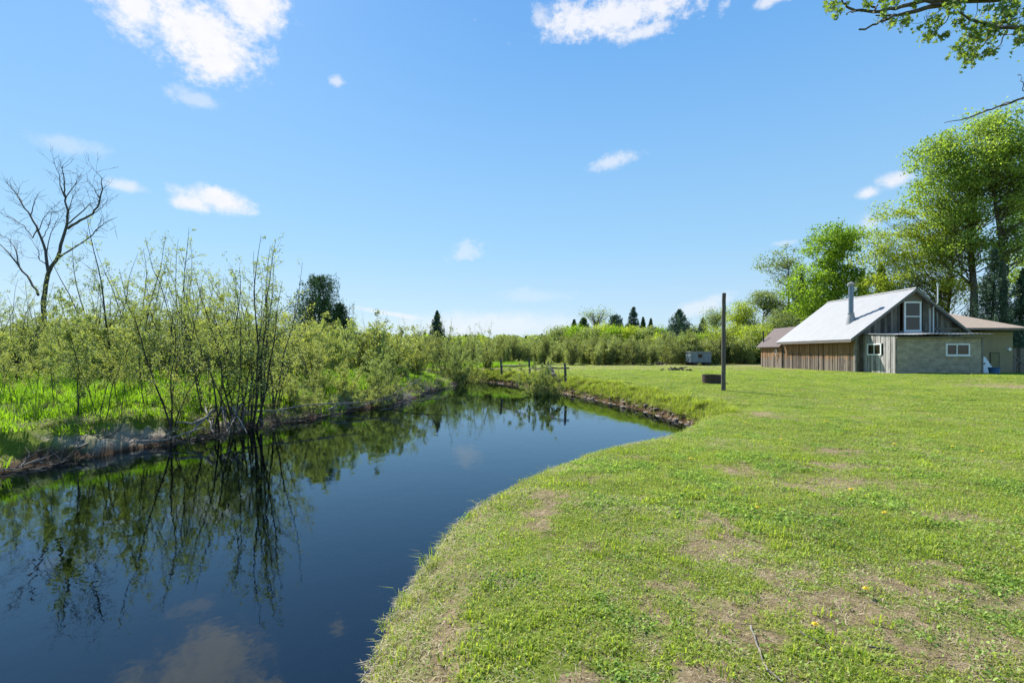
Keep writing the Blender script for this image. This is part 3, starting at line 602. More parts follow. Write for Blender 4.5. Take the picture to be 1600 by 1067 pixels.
for kd, px, d, top, lb in [
    ('thin0', 112, 11.6, 452, 'pair of thin dark stems at the pale mud edge, left of the crooked sapling'),
    ('thin1', 160, 11.7, 462, 'crooked slender sapling just right of the thin pair at the mud edge'),
    ('tall1', 268, 12.7, 425, 'two slim straight dark stems left of the big alder clump'),
    ('tall2', 350, 14.0, 372, 'big many-stemmed alder clump with exposed roots at the water, tallest on the near bank'),
    ('tall0', 385, 14.4, 375, 'alder clump leaning right beside the big many-stemmed clump'),
    ('tall1', 425, 16.5, 392, 'sparse alder with bare tips between the leaning clump and the dark pine'),
    ('tall0', 182, 19, 345, 'rounded open alder crown just right of the dead tree'),
    ('tall2', 236, 20, 352, 'tall airy alder clump behind the two slim stems'),
    ('tall1', 300, 21, 380, 'feathery alder behind the big clump, bare at the tip'),
    ('tall0', 20, 17, 425, 'leafy alder clump at the left edge, below the dead tree'),
    ('tall2', -55, 16, 415, 'alder clump cut by the left edge of the picture'),
    ('tall1', 75, 21, 440, 'thin alder half hiding the dead tree trunk'),
    ('tall0', 135, 25, 440, 'alder clump in the second row, right of the dead trunk'),
    ('tall2', 340, 26, 425, 'dense alder clump in the second row behind the tallest clump'),
    ('tall0', 455, 23, 455, 'yellow-green alder in front of the dark pine'),
    ('bush0', 488, 22, 486, 'broad bright bush below the dark pine'),
    ('bush1', 535, 25, 497, 'wide willow bush right of the dark pine base'),
    ('bush0', 575, 29, 505, 'rounded willow bush behind the fallen branches'),
    ('bush1', 610, 24, 535, 'low spreading willow bush above the tangle of fallen branches'),
    ('bush0', 652, 32, 515, 'willow bush at the bend, left of the small dark spruce'),
    ('tall0', 690, 37, 498, 'upright alder clump at the far bend, right below the small dark spruce'),
    ('tall2', 728, 38, 505, 'stemmy alder clump near the far end of the river'),
    ('tall1', 768, 40, 502, 'last alder clump before the wooden fence posts'),
    ('bush1', 708, 36, 535, 'low leafy bush hanging over the far water edge'),
    ('bush0', 760, 40, 545, 'low bush beside the far left fence post'),
    ('over', 560, 19.6, 590, 'leaning bush with twigs dipping towards the water'),
    ('over', 610, 21.8, 580, 'trailing bush at the point of the left bank'),
    ('bush1', 500, 19.5, 575, 'low bush on the grass behind the leaning bush'),
    ('bush1', 415, 19, 560, 'low leafy bush behind the leaning clump on the left bank'),
    ('thin1', 60, 13, 500, 'short sapling in bright grass near the left edge'),
    ('thin1', 25, 12.2, 520, 'short leafy sapling in front of the bright grass at the left edge'), ('thin0', 88, 12.6, 505, 'leafy sapling left of the pair of thin stems'), ('thin0', 140, 12.9, 470, 'slim sapling between the thin pair and the crooked sapling'),
    ('thin1', 188, 12.6, 500, 'low sapling right of the crooked sapling'), ('thin0', 228, 13.2, 470, 'slim leafy sapling left of the two slim straight stems'), ('thin1', 0, 13.4, 490, 'sapling half cut by the left edge of the picture'),
    ('thin0', 205, 15, 480, 'single sapling in the grass between the crooked sapling and two slim stems')]:
    put(kd, px, d, top, lb, 'shrub' if kd in ('bush0', 'bush1', 'over') else 'alder', G1)
rg_ = r(404)
ROWS = []
for i in range(27):
    px = -110 + i * 23 + rg_.uniform(-8, 8); d = rg_.uniform(17.5, 28); top = 455 - 40 * math.exp(-((px - 330) / 130) ** 2) - 25 * math.exp(-((px - 60) / 120) ** 2) + rg_.uniform(-18, 22) + max(0, px - 380) * .35 + (24 if px < 320 else 8)
    ROWS.append((px, d, top, i))
ZN = ['outside the left edge', 'at the left edge', 'left of the dead tree', 'behind the dead tree trunk', 'behind the pair of thin stems', 'behind the two slim stems', 'behind the big clump', 'behind the leaning clump', 'before the dark pine']
for z_ in range(9):
    for nm, (px, d, top, i) in zip(('near', 'middle', 'far'), sorted(ROWS[z_ * 3:z_ * 3 + 3], key=lambda q: q[1])):
        put(('tall0', 'tall2', 'tall1', 'bush0')[i % 4], px, d, top + (30 if i % 4 == 3 else 0), '%s alder of the three merging ones in the thicket %s' % (nm, ZN[z_]), 'alder', 'merged alders of the left thicket', sx=1.2)
for kd, px, d, top, lb in (('over', 655, 31.5, 575, 'low spreading bush filling the bend of the far left shore'), ('over', 700, 35.2, 572, 'low spreading bush at the water below the far alders'), ('over', 742, 37.6, 574, 'low spreading bush at the water, nearest the fence posts'),
                           ('bush0', 632, 28, 560, 'twiggy bush standing over the narrow water at the bend'), ('over', 480, 17.0, 612, 'small bush over the pale mud between clump and point'), ('over', 300, 12.9, 640, 'leafy sprouts among the roots of the big clump'), ('over', 80, 11.0, 655, 'small leafy sprouts at the muddy shore near the left edge')):
    put(kd, px, d, top, lb, 'shrub', G1)
for kd, px, d, top, lb in (('over', 505, 17.7, 588, 'low tangled bush at the shore just left of the point'), ('bush0', 540, 19.4, 560, 'open pale bush standing on the point of the left bank'), ('over', 580, 19.9, 575, 'low tangled bush on the tip of the point'),
                           ('bush1', 600, 21.6, 555, 'loose pale bush behind the tip of the point'), ('over', 628, 22.8, 585, 'low bush just past the tip of the point'), ('bush0', 455, 17.3, 575, 'open pale bush right of the leaning clump at the shore'), ('over', 655, 26.5, 588, 'low bush at the narrow water beyond the point')):
    put(kd, px, d, top, lb, 'shrub', G1)
for px, d, top, lb in ((566, 46, 474, 'thin nearly bare alder right of the dark pine'), (702, 58, 486, 'thin nearly bare alder right of the small dark spruce'), (634, 60, 490, 'open light alder rising from the thicket left of the small dark spruce'), (756, 46, 496, 'wispy alder tips above the thicket near the middle'), (590, 52, 488, 'thin alder between the dark pine and the small dark spruce')):
    put('tall1', px, d, top, lb, 'alder', sx=.7)
put('bush1', 845, 26.3, 560, 'small bright leafy shrub at the water edge before the fence posts', 'shrub', sx=.8)
put('bush0', 866, 26.0, 573, 'scrubby twiggy bush among the leaning fence posts', 'shrub', sx=.9)
put('thin1', 838, 26.6, 548, 'thin light green sapling growing through the shrub by the fence posts', 'sapling')

# thicket masses
def thicket(name, pts, prs, hs, label, seed):
    rng = r(seed); pts = np.array(pts); z = terrain(pts[:, 0], pts[:, 1]); n = len(pts)
    h = hs * rng.uniform(.75, 1.2, n); sc = np.stack([h * rng.uniform(.9, 1.3, n)] * 2 + [h], 1)
    return scatter(name, np.column_stack([pts, z - .05]), rng.uniform(0, 6.28, n), sc, rng.integers(0, len(prs), n), prs, label, 'thicket')
def bushproto(seed, mats, **k):
    gs, gl = shrub(r(seed), 3.0, **k); g = Geo(); g.v = gs.v + gl.v; off = gs.n
    g.f = list(gs.f) + [(f + off, 1, v) for f, m, v in gl.f]; g.n = gs.n + gl.n; return g.build('bush', mats, link=False)
M_hedge = leaf_mat('leaf_hedge', (.10, .12, .035), (.25, .275, .09), .42)
hp = [bushproto(20 + i, [M_bark, m_], nst=13, spread=.35, leafn=3000, leafs=.095, bare=.25, dens=13, r0=.024) for i, m_ in enumerate((M_hedge, M_alder, M_hedge, M_alder2))]
rng = r(77); pts = []
for k in range(260):
    d = rng.uniform(50, 66); px = rng.uniform(770, 1240); pts.append(((px - 800) / F * d, d + max(0, (px - 1080)) * .03))
thicket('far_thicket', pts, hp, np.array([.70 + .5 * float(fbm([p[0] * .16], [p[1] * .3], 321, 3)[0]) + .12 * rng.uniform(-1, 1) for p in pts]), 'grey-green thicket of willow scrub along the far side of the field', 3)
pts = []
for k in range(420):
    d = rng.uniform(27, 62); px = rng.uniform(-300, 790)
    x = (px - 800) / F * d
    if px > 630 and d < 45: continue
    if px < 330 and rng.uniform() < .6: continue
    pts.append((x, d))
s_, i_ = shore([p[0] for p in pts], [p[1] for p in pts]); pts = [p for p, s in zip(pts, s_) if s > 1.2]
hp2 = [bushproto(30 + i, [M_barkd, m_], nst=10, spread=.5, leafn=3400, leafs=.085, bare=.3, dens=14, r0=.026) for i, m_ in enumerate((M_alder, M_alder2, M_hedge))]
thicket('bank_thicket', pts, hp2, np.full(len(pts), 1.05), 'dense light green alder thicket filling the ground behind the left bank', 4)

# broadleaf trees
def broadleaf(name, label, cat, px, d, top, ells, trunk_r, nclump, lper, lsize, mats, cr, seed, group=None, forks=0, leafup=.5, trunk_top=.8, bend=0):
    """ells: crown lobes as (centre px, centre py, half width px, half height px) of the picture's scale at distance d; depth follows the width"""
    rng = r(seed); x0 = (px - 800) / F * d; z0 = gz(x0, d); H = EYE + (HZ - top) / F * d - z0
    e = empty(name, (x0, d, z0), 0, label, cat, group); gt, gc = Geo(), Geo()
    tr = branch(rng, (0, 0, -.2), (bend, 0, 1), H * trunk_top, 12, .035, .02); rad = np.linspace(1, .22, 13) * trunk_r; rad[0] *= 1.35
    tube(gt, tr, rad, 9)
    el = [((cx - px) / F * d, (HZ - cy) / F * d + EYE - z0, hw / F * d, hh / F * d) for cx, cy, hw, hh in ells]
    vol = np.array([a[2] ** 2 * a[3] for a in el]) ** .7; vol /= vol.sum()
    for i in range(nclump):
        cx, cz, rw, rh = el[rng.choice(len(el), p=vol)]
        v = rng.normal(size=3); v /= np.linalg.norm(v); v *= rng.uniform(0, 1.12) ** .42
        p = np.array([cx + v[0] * rw, v[1] * rw * .85, cz + v[2] * rh])
        hd = math.hypot(p[0], p[1]); tz = np.clip(p[2] - hd * rng.uniform(.5, 1.1), .18 * H, tr[-1][2]); t = tz / tr[-1][2]; q, _ = at_t(tr, min(t, .99))
        mid = q * .45 + p * .55 + np.array([0, 0, -.06 * hd]) + rng.normal(0, .06 * (hd + .4), 3)
        b = np.array([q * (1 - s) ** 2 + mid * 2 * s * (1 - s) + p * s * s for s in np.linspace(0, 1, 7)]); b[1:-1] += rng.normal(0, .035 * (hd + .3), (5, 3))
        rb = max(trunk_r * .30 * (1 - t * .6) * rng.uniform(.5, 1.0), .0006 * d); tube(gt, b, np.linspace(rb, max(rb * .15, .0002 * d), 7), 5)
        c = cr * rng.uniform(.6, 1.35); m = rng.poisson(lper * (c / cr) ** 2); tone = rng.uniform(0, 1) * .6; minr = .0006 * d
        for k in range(4):
            tube(gt, branch(rng, b[rng.integers(3, 7)], rng.normal(size=3) + (0, 0, .5), c * 1.3, 3, .2), np.linspace(rb * .25, rb * .08, 4), 3)
        pts = p + np.clip(rng.normal(size=(m, 3)), -2, 2) * np.array([c, c, c * .55]) * .68
        leaves(gc, pts, lsize, rng, leafup, 0, np.clip(tone + rng.uniform(0, .5, m), 0, 1), .75)
    gt.build('trunk', mats[0], e, smooth=True); gc.build('crown', mats[1], e); return e

broadleaf('broadleaf_tree', 'sparse tall tree with open grey-green crown, leftmost of the trees behind the house', 'tree', 1228, 62, 380,
          [(1222, 415, 32, 36), (1205, 470, 20, 24), (1250, 460, 30, 40)], .24, 75, 90, .19, (M_bark, M_pale), .75, 101)
broadleaf('maple_tree', 'full bright green maple standing directly behind the metal roof', 'tree', 1305, 52, 338,
          [(1305, 385, 44, 48), (1275, 440, 44, 52), (1322, 455, 38, 45), (1290, 490, 50, 28)], .3, 215, 120, .20, (M_bark, M_maple), .66, 102)
broadleaf('birch_tree', 'yellow-green fine-leaved tree right of the maple, behind the roof ridge', 'tree', 1478, 46, 322,
          [(1440, 385, 66, 62), (1400, 350, 36, 34), (1425, 450, 70, 36), (1475, 370, 44, 60), (1385, 430, 30, 40), (1480, 455, 50, 34), (1410, 480, 50, 24), (1368, 395, 26, 36)], .2, 310, 125, .15, (M_bark, M_lime), .66, 103)
broadleaf('poplar_tree', 'towering poplar with dark furrowed trunk rising behind the gable', 'tree', 1519, 43, 196,
          [(1500, 255, 62, 60), (1452, 285, 30, 40), (1530, 330, 56, 50), (1468, 232, 24, 24), (1505, 395, 50, 34), (1480, 330, 40, 40)], .38, 235, 105, .185, (M_bark, M_aspen), .70, 104)
broadleaf('poplar_tree', 'tall poplar at the right edge with bare lower trunk beside the gable poplar', 'tree', 1574, 41, 168,
          [(1562, 232, 62, 60), (1610, 290, 56, 76), (1540, 198, 28, 24), (1592, 370, 44, 40)], .36, 240, 105, .185, (M_bark, M_aspen), .70, 105)
broadleaf('poplar_tree', 'leafy tree cut by the right edge behind the dark gate', 'tree', 1660, 45, 200,
          [(1660, 300, 80, 100), (1640, 420, 60, 60)], .34, 170, 130, .19, (M_bark, M_aspen), .75, 106)
for px, d, top, ells, mt, nc, lp, lb in [
    (1118, 72, 474, [(1120, 495, 14, 18), (1112, 505, 10, 10)], M_pale, 26, 70, 'thin airy tree just left of the wooden pole'),
    (1158, 64, 470, [(1152, 492, 22, 20), (1170, 500, 16, 20)], M_lime, 50, 80, 'spreading light green tree just right of the wooden pole'),
    (1192, 63, 449, [(1188, 468, 18, 16), (1206, 482, 18, 22)], M_pale, 46, 70, 'open dark-limbed tree left of the black-piped shed roof'),
    (1140, 60, 505, [(1140, 528, 34, 22)], M_lime, 70, 110, 'small bushy yellow-green tree behind the grey trailer'),
    (1095, 62, 515, [(1092, 535, 26, 18)], M_maple, 50, 100, 'low green tree hanging over the grey trailer roof'),
    (1185, 56, 505, [(1180, 532, 28, 24), (1195, 545, 20, 20)], M_lime, 80, 110, 'arching leafy tree between the pole and the shed'),
    (1215, 58, 480, [(1222, 505, 26, 26), (1210, 520, 22, 22)], M_pale, 80, 90, 'rounded rusty-tinged tree above the shed roof'),
    (936, 112, 486, [(922, 491, 8, 4), (945, 490, 8, 5), (933, 499, 9, 9)], M_pale, 34, 16, 'vase-shaped nearly bare elm among the distant conifers'),
    (890, 118, 515, [(890, 525, 14, 10)], M_lime, 30, 90, 'yellow-green rounded tree left of the distant conifers'),
    (950, 105, 508, [(950, 522, 18, 14)], M_lime, 40, 90, 'bright yellow-green tree below the vase-shaped elm'),
    (974, 102, 513, [(974, 524, 10, 10)], M_rust, 26, 70, 'rust-coloured small tree beside the distant spruces'),
    (1000, 104, 515, [(998, 526, 14, 10)], M_lime, 30, 80, 'light green tree at the foot of the two narrow spruces'),
    (905, 108, 513, [(905, 526, 14, 14)], M_maple, 34, 80, 'mid-green tree between the blunt conifer and the leftmost spruce'), (925, 104, 512, [(925, 524, 13, 11)], M_alder, 34, 80, 'soft green tree under the vase-shaped elm, left side'),
    (962, 100, 513, [(962, 526, 14, 14)], M_maple, 36, 80, 'mid-green tree in front of the rounded dark pine'), (986, 98, 512, [(986, 524, 13, 14)], M_lime, 36, 80, 'light green tree below the tallest distant spruce'), (1012, 96, 516, [(1012, 524, 14, 11)], M_alder, 34, 80, 'soft green tree before the narrow spires'),
    (1034, 96, 514, [(1034, 526, 12, 13)], M_maple, 30, 80, 'mid-green tree between the low dark spruce and the big lone spruce'), (1084, 86, 515, [(1084, 524, 14, 12)], M_alder, 34, 80, 'soft green tree between the big lone spruce and the smaller one'), (872, 112, 514, [(872, 524, 13, 9)], M_alder, 28, 80, 'low soft green tree at the left end of the mixed wood'),
    (1040, 84, 522, [(1036, 532, 12, 8)], M_lime, 30, 80, 'small yellow-green tree left of the big lone spruce')]:
    broadleaf('broadleaf_tree', lb, 'tree', px, d, top, ells, .0022 * d, nc, int(lp * 1.7), .0024 * d, (M_barkd, mt), .0125 * d, int(px * 3 + d), trunk_top=.72)

def conifer(name, label, px, d, top, wpx, mt, seed, cat='conifer', dens=1.0, droop=.28, start=.08, ragged=.25, round_=0.0, group=None):
    rng = r(seed); x0 = (px - 800) / F * d; z0 = gz(x0, d); H = EYE + (HZ - top) / F * d - z0; W = wpx / F * d / 2
    e = empty(name, (x0, d, z0), 0, label, cat, group); gt, gc = Geo(), Geo()
    tr = branch(rng, (0, 0, -.2), (0, 0, 1), H + .1, 8, .012, .02); tube(gt, tr, np.linspace(.018 * H, .01, 9), 7)
    z = start * H; C = []; S = []
    lsz = max(.10, .0028 * d)
    while z < H * .985:
        t = z / H; w = W * ((1 - t) ** .85 * (1 - round_) + round_ * math.sqrt(max(0, 1 - ((t - .45) / .56) ** 2)))
        nb = int(rng.integers(7, 11)); a0 = rng.uniform(0, 6.28)
        for k in range(nb):
            a = a0 + k * 6.28 / nb + rng.normal(0, .15); L = w * rng.uniform(1 - ragged * 1.1, 1 + ragged * .7) + .03 * H * .3
            q, _ = at_t(tr, t); D = np.array([math.cos(a), math.sin(a), 0]); s = np.linspace(0, 1, 5)[:, None]
            b = q + D * L * s + np.array([0, 0, 1.0]) * (L * (-droop * s + .22 * s ** 2.5)); tube(gt, b, np.linspace(.006 * H * (1 - t) + .006, .004, 5), 3)
            m = int(rng.poisson(dens * 34 * max(L, .2) ** 1.2 * (.12 / lsz) * (.75 if d > 70 else 1)) + 4); f = rng.uniform(.12, 1, m) ** .8; side = np.array([-D[1], D[0], 0])
            pos = q + D * (L * f)[:, None] + np.array([0, 0, 1.0]) * (L * (-droop * f + .22 * f ** 2.5))[:, None] + side * (rng.normal(0, .11, m) * L * (1.15 - f * .8))[:, None]
            pos[:, 2] += rng.normal(0, .11, m) * (L + .4) - .03 * L; C.append(pos)
        z += H * rng.uniform(.018, .045) * (1 + (1 - t) * .4) * (.85 if d > 70 else .75)
    C = np.vstack(C); leaves(gc, C, lsz * (1.45 if d > 70 else 1.6), rng, .15, 0, None, .35)
    gt.build('trunk', M_barkd, e); gc.build('crown', mt, e); return e
conifer('pine_tree', 'dark bushy pine standing above the alder thicket on the left', 497, 42, 429, 100, M_needle, 201, dens=1.5, droop=-.05, ragged=.6, round_=.7, start=.05)
conifer('pine_tree', 'lower dark pine crown leaning out right of the bushy pine', 528, 42, 472, 50, M_needle, 202, dens=1.6, droop=.1, ragged=.5, round_=.6)
conifer('spruce_tree', 'small lone dark spruce above the thicket left of the middle', 682, 60, 483, 46, M_needle2, 203, dens=1.4, ragged=.4)
conifer('spruce_tree', 'big blue-green lone spruce left of the wooden pole', 1060, 82, 481, 86, M_needle2, 204, dens=1.5, ragged=.55, droop=.2)
conifer('spruce_tree', 'smaller spruce between the big lone spruce and the wooden pole', 1099, 80, 494, 52, M_needle2, 205, dens=1.3)
conifer('spruce_tree', 'tallest of the distant spruces, spire-topped', 988, 110, 476, 46, M_needle2, 206, dens=1.5)
conifer('spruce_tree', 'narrow dark spire right of the tallest distant spruce', 1004, 108, 494, 30, M_needle, 207, dens=1.5)
conifer('spruce_tree', 'second narrow dark spire, rightmost of the distant pair', 1016, 106, 496, 31, M_needle, 208, dens=1.5)
conifer('spruce_tree', 'low dark spruce beside the rightmost narrow spire', 1025, 106, 510, 28, M_needle, 209)
conifer('pine_tree', 'rounded dark pine right of the vase-shaped elm', 961, 108, 492, 46, M_needle2, 210, droop=0, round_=.6, ragged=.5, dens=1.3)
conifer('spruce_tree', 'dark blunt conifer left of the vase-shaped elm', 912, 114, 495, 40, M_needle, 211, round_=.4, dens=1.4)
conifer('spruce_tree', 'small pointed spruce, leftmost of the distant conifers', 895, 116, 497, 34, M_needle2, 212, dens=1.3)
conifer('spruce_tree', 'tiny spruce tip at the left end of the distant conifers', 886, 120, 508, 24, M_needle, 213)
conifer('pine_tree', 'dark pine half hidden behind the vase-shaped elm', 929, 118, 501, 28, M_needle, 214)
conifer('spruce_tree', 'dark spruce filling the gap between the two tall poplar trunks', 1548, 39.5, 385, 92, M_needle2, 215, dens=2.6, ragged=.5, start=.1)
conifer('spruce_tree', 'dark spruce right of the bare poplar trunk', 1606, 41, 410, 80, M_needle2, 216, dens=2.4, ragged=.5, start=.15)
conifer('spruce_tree', 'dark spruce showing between maple and yellow-green tree', 1383, 56, 405, 56, M_needle, 217, dens=2.2)
conifer('spruce_tree', 'dark spruce left of the maple above the shed roof', 1250, 60, 425, 56, M_needle2, 218, dens=1.8, ragged=.5)
conifer('spruce_tree', 'dark spruce behind the metal roof left of the gable peak', 1345, 58, 420, 50, M_needle, 219, dens=2)

# far forest on the horizon
def forest():
    rng = r(55)
    def dome(seed, m_, conif):
        rg = r(seed); g = Geo()
        if conif: f = rg.uniform(0, 1, 240); a = rg.uniform(0, 6.28, 240); rad = (1 - f) * 1.6 * rg.uniform(.4, 1, 240); c = np.stack([rad * np.cos(a), rad * np.sin(a), f * 10], 1)
        else:
            c = rg.normal(size=(320, 3)); c /= np.linalg.norm(c, axis=1)[:, None]; c *= rg.uniform(.5, 1, 320)[:, None] * np.array([3.6, 3.6, 4.2]); c[:, 2] += 5
        leaves(g, c, 1.1, rg, .4, 0, None, .8); tube(g, [(0, 0, -.5), (0, 0, 6)], [.2, .1], 5, 1); return g.build('far_tree', [m_, M_barkd], link=False)
    prs = [dome(1, M_lime, 0), dome(2, M_maple, 0), dome(3, M_hedge, 0), dome(4, M_needle, 1), dome(5, M_hedge, 0), dome(6, M_alder, 0)]
    pts = []; sc = []
    for k in range(900):
        a = rng.uniform(-58, 58); d = rng.uniform(150, 330); x = d * math.tan(math.radians(a)); px = 800 + F * x / d
        top = 523 if 600 < px < 1240 else 530
        h = (EYE + (HZ - top) / F * d) * rng.uniform(.7, 1.02); s = h / 9.4; pts.append((x, d, .3)); sc.append((s * 1.1, s * 1.1, s))
    n = len(pts); scatter('distant_forest', pts, rng.uniform(0, 6.28, n), sc, rng.choice([0, 1, 2, 3, 4, 5], n, p=[.12, .12, .3, .08, .2, .18]), prs, 'low distant wood along the horizon', 'forest')
forest()

# dead tree
def dead_tree():
    rng = r(66); D = 24.0; x0 = (68 - 800) / F * D; z0 = gz(x0, D); e = empty('dead_tree', (x0, D, z0), 0, 'leafless grey dead tree reaching above the thicket on the left', 'tree'); g = Geo()
    def c(pts): return [(x / 4.0, 220 + y / 4.0) for x, y in pts]
    trunk = [(68, 575), (67, 520), (68, 480)] + c([(280, 930), (300, 790), (320, 740), (360, 680), (390, 570), (420, 470), (425, 400), (405, 330), (405, 260), (400, 180), (390, 110)])
    L = [(trunk, .17, .02, 0),
         (c([(300, 770), (285, 640), (240, 520), (190, 420), (140, 350), (100, 280), (40, 210)]), .10, .012, 1),
         (c([(190, 420), (215, 340), (235, 290)]), .035, .01, 1), (c([(140, 350), (110, 290), (125, 235)]), .03, .008, 1),
         (c([(240, 520), (270, 440), (300, 400), (370, 400)]), .03, .008, 1), (c([(235, 500), (205, 560), (150, 480), (80, 440), (0, 400)]), .04, .008, 1),
         (c([(425, 500), (500, 450), (580, 410), (620, 340), (640, 260), (638, 190), (600, 140)]), .085, .01, -1),
         (c([(430, 470), (520, 390), (560, 350), (580, 345)]), .045, .008, -1), (c([(580, 410), (640, 370), (670, 325)]), .03, .006, -1), (c([(620, 310), (590, 250), (545, 195)]), .028, .006, -1),
         (c([(530, 380), (520, 350), (485, 320)]), .022, .006, -1),
         (c([(360, 690), (480, 610), (580, 540), (650, 470), (735, 430)]), .06, .006, -.6), (c([(600, 520), (630, 460), (640, 440)]), .02, .005, -1),
         (c([(405, 300), (375, 230), (370, 160), (325, 75)]), .045, .008, .5), (c([(412, 310), (460, 240), (505, 160)]), .035, .008, .8), (c([(428, 400), (450, 320), (475, 265)]), .03, .006, -.8),
         (c([(240, 940), (190, 840), (120, 740), (60, 660), (0, 600), (-60, 540)]), .08, .015, .6), (c([(120, 740), (100, 640), (50, 560), (0, 545)]), .045, .008, .9), (c([(110, 700), (103, 640), (100, 590)]), .02, .006, .9),
         (c([(290, 660), (310, 560), (350, 460), (370, 420)]), .035, .006, .9), (c([(265, 560), (300, 500), (320, 420), (325, 370)]), .028, .006, .9), (c([(290, 730), (250, 700), (240, 640), (170, 520)]), .04, .006, .4)]
    for pts, r0, r1, dep in L:
        n = len(pts); P3 = []
        for i, (px, py) in enumerate(pts):
            dd = D + dep * 1.6 * (i / n) * (1 if i else .2) + (rng.normal(0, .08) if i else 0); p = P(px, py + 12 * min(1, max(0, (520 - py) / 120)), dd); P3.append(p - np.array([x0, D, z0]))
        P3 = np.array(P3)
        # densify with slight crookedness
        q = [P3[0]]
        for i in range(n - 1):
            for s in (.34, .67, 1): q.append(P3[i] * (1 - s) + P3[i + 1] * s + (rng.normal(0, .02, 3) if s < 1 else 0))
        q = np.array(q); rad = np.linspace(r0 * .72, r1 * .7, len(q)); tube(g, q, rad, 7)
        if dep != 0 or True:
            for k in range(int(3 + n * 2.2)):
                t = rng.uniform(.35 if dep else .55, 1); b, dr = at_t(q, t * .999); rr_ = np.interp(t, [0, 1], [r0, r1])
                br = branch(rng, b, dr / np.linalg.norm(dr) + rng.normal(0, .55, 3), rng.uniform(.35, 1.1), 5, .2, .06); tube(g, br, np.linspace(min(rr_, .02) * .5, .003, 6), 4)
                if rng.uniform() < .7: b2, d2 = at_t(br, .6); tube(g, branch(rng, b2, d2 / np.linalg.norm(d2) + rng.normal(0, .6, 3), rng.uniform(.2, .5), 3, .2), np.linspace(.007, .003, 4), 3)
    g.build('trunk', M_dead, e, smooth=True)
dead_tree()

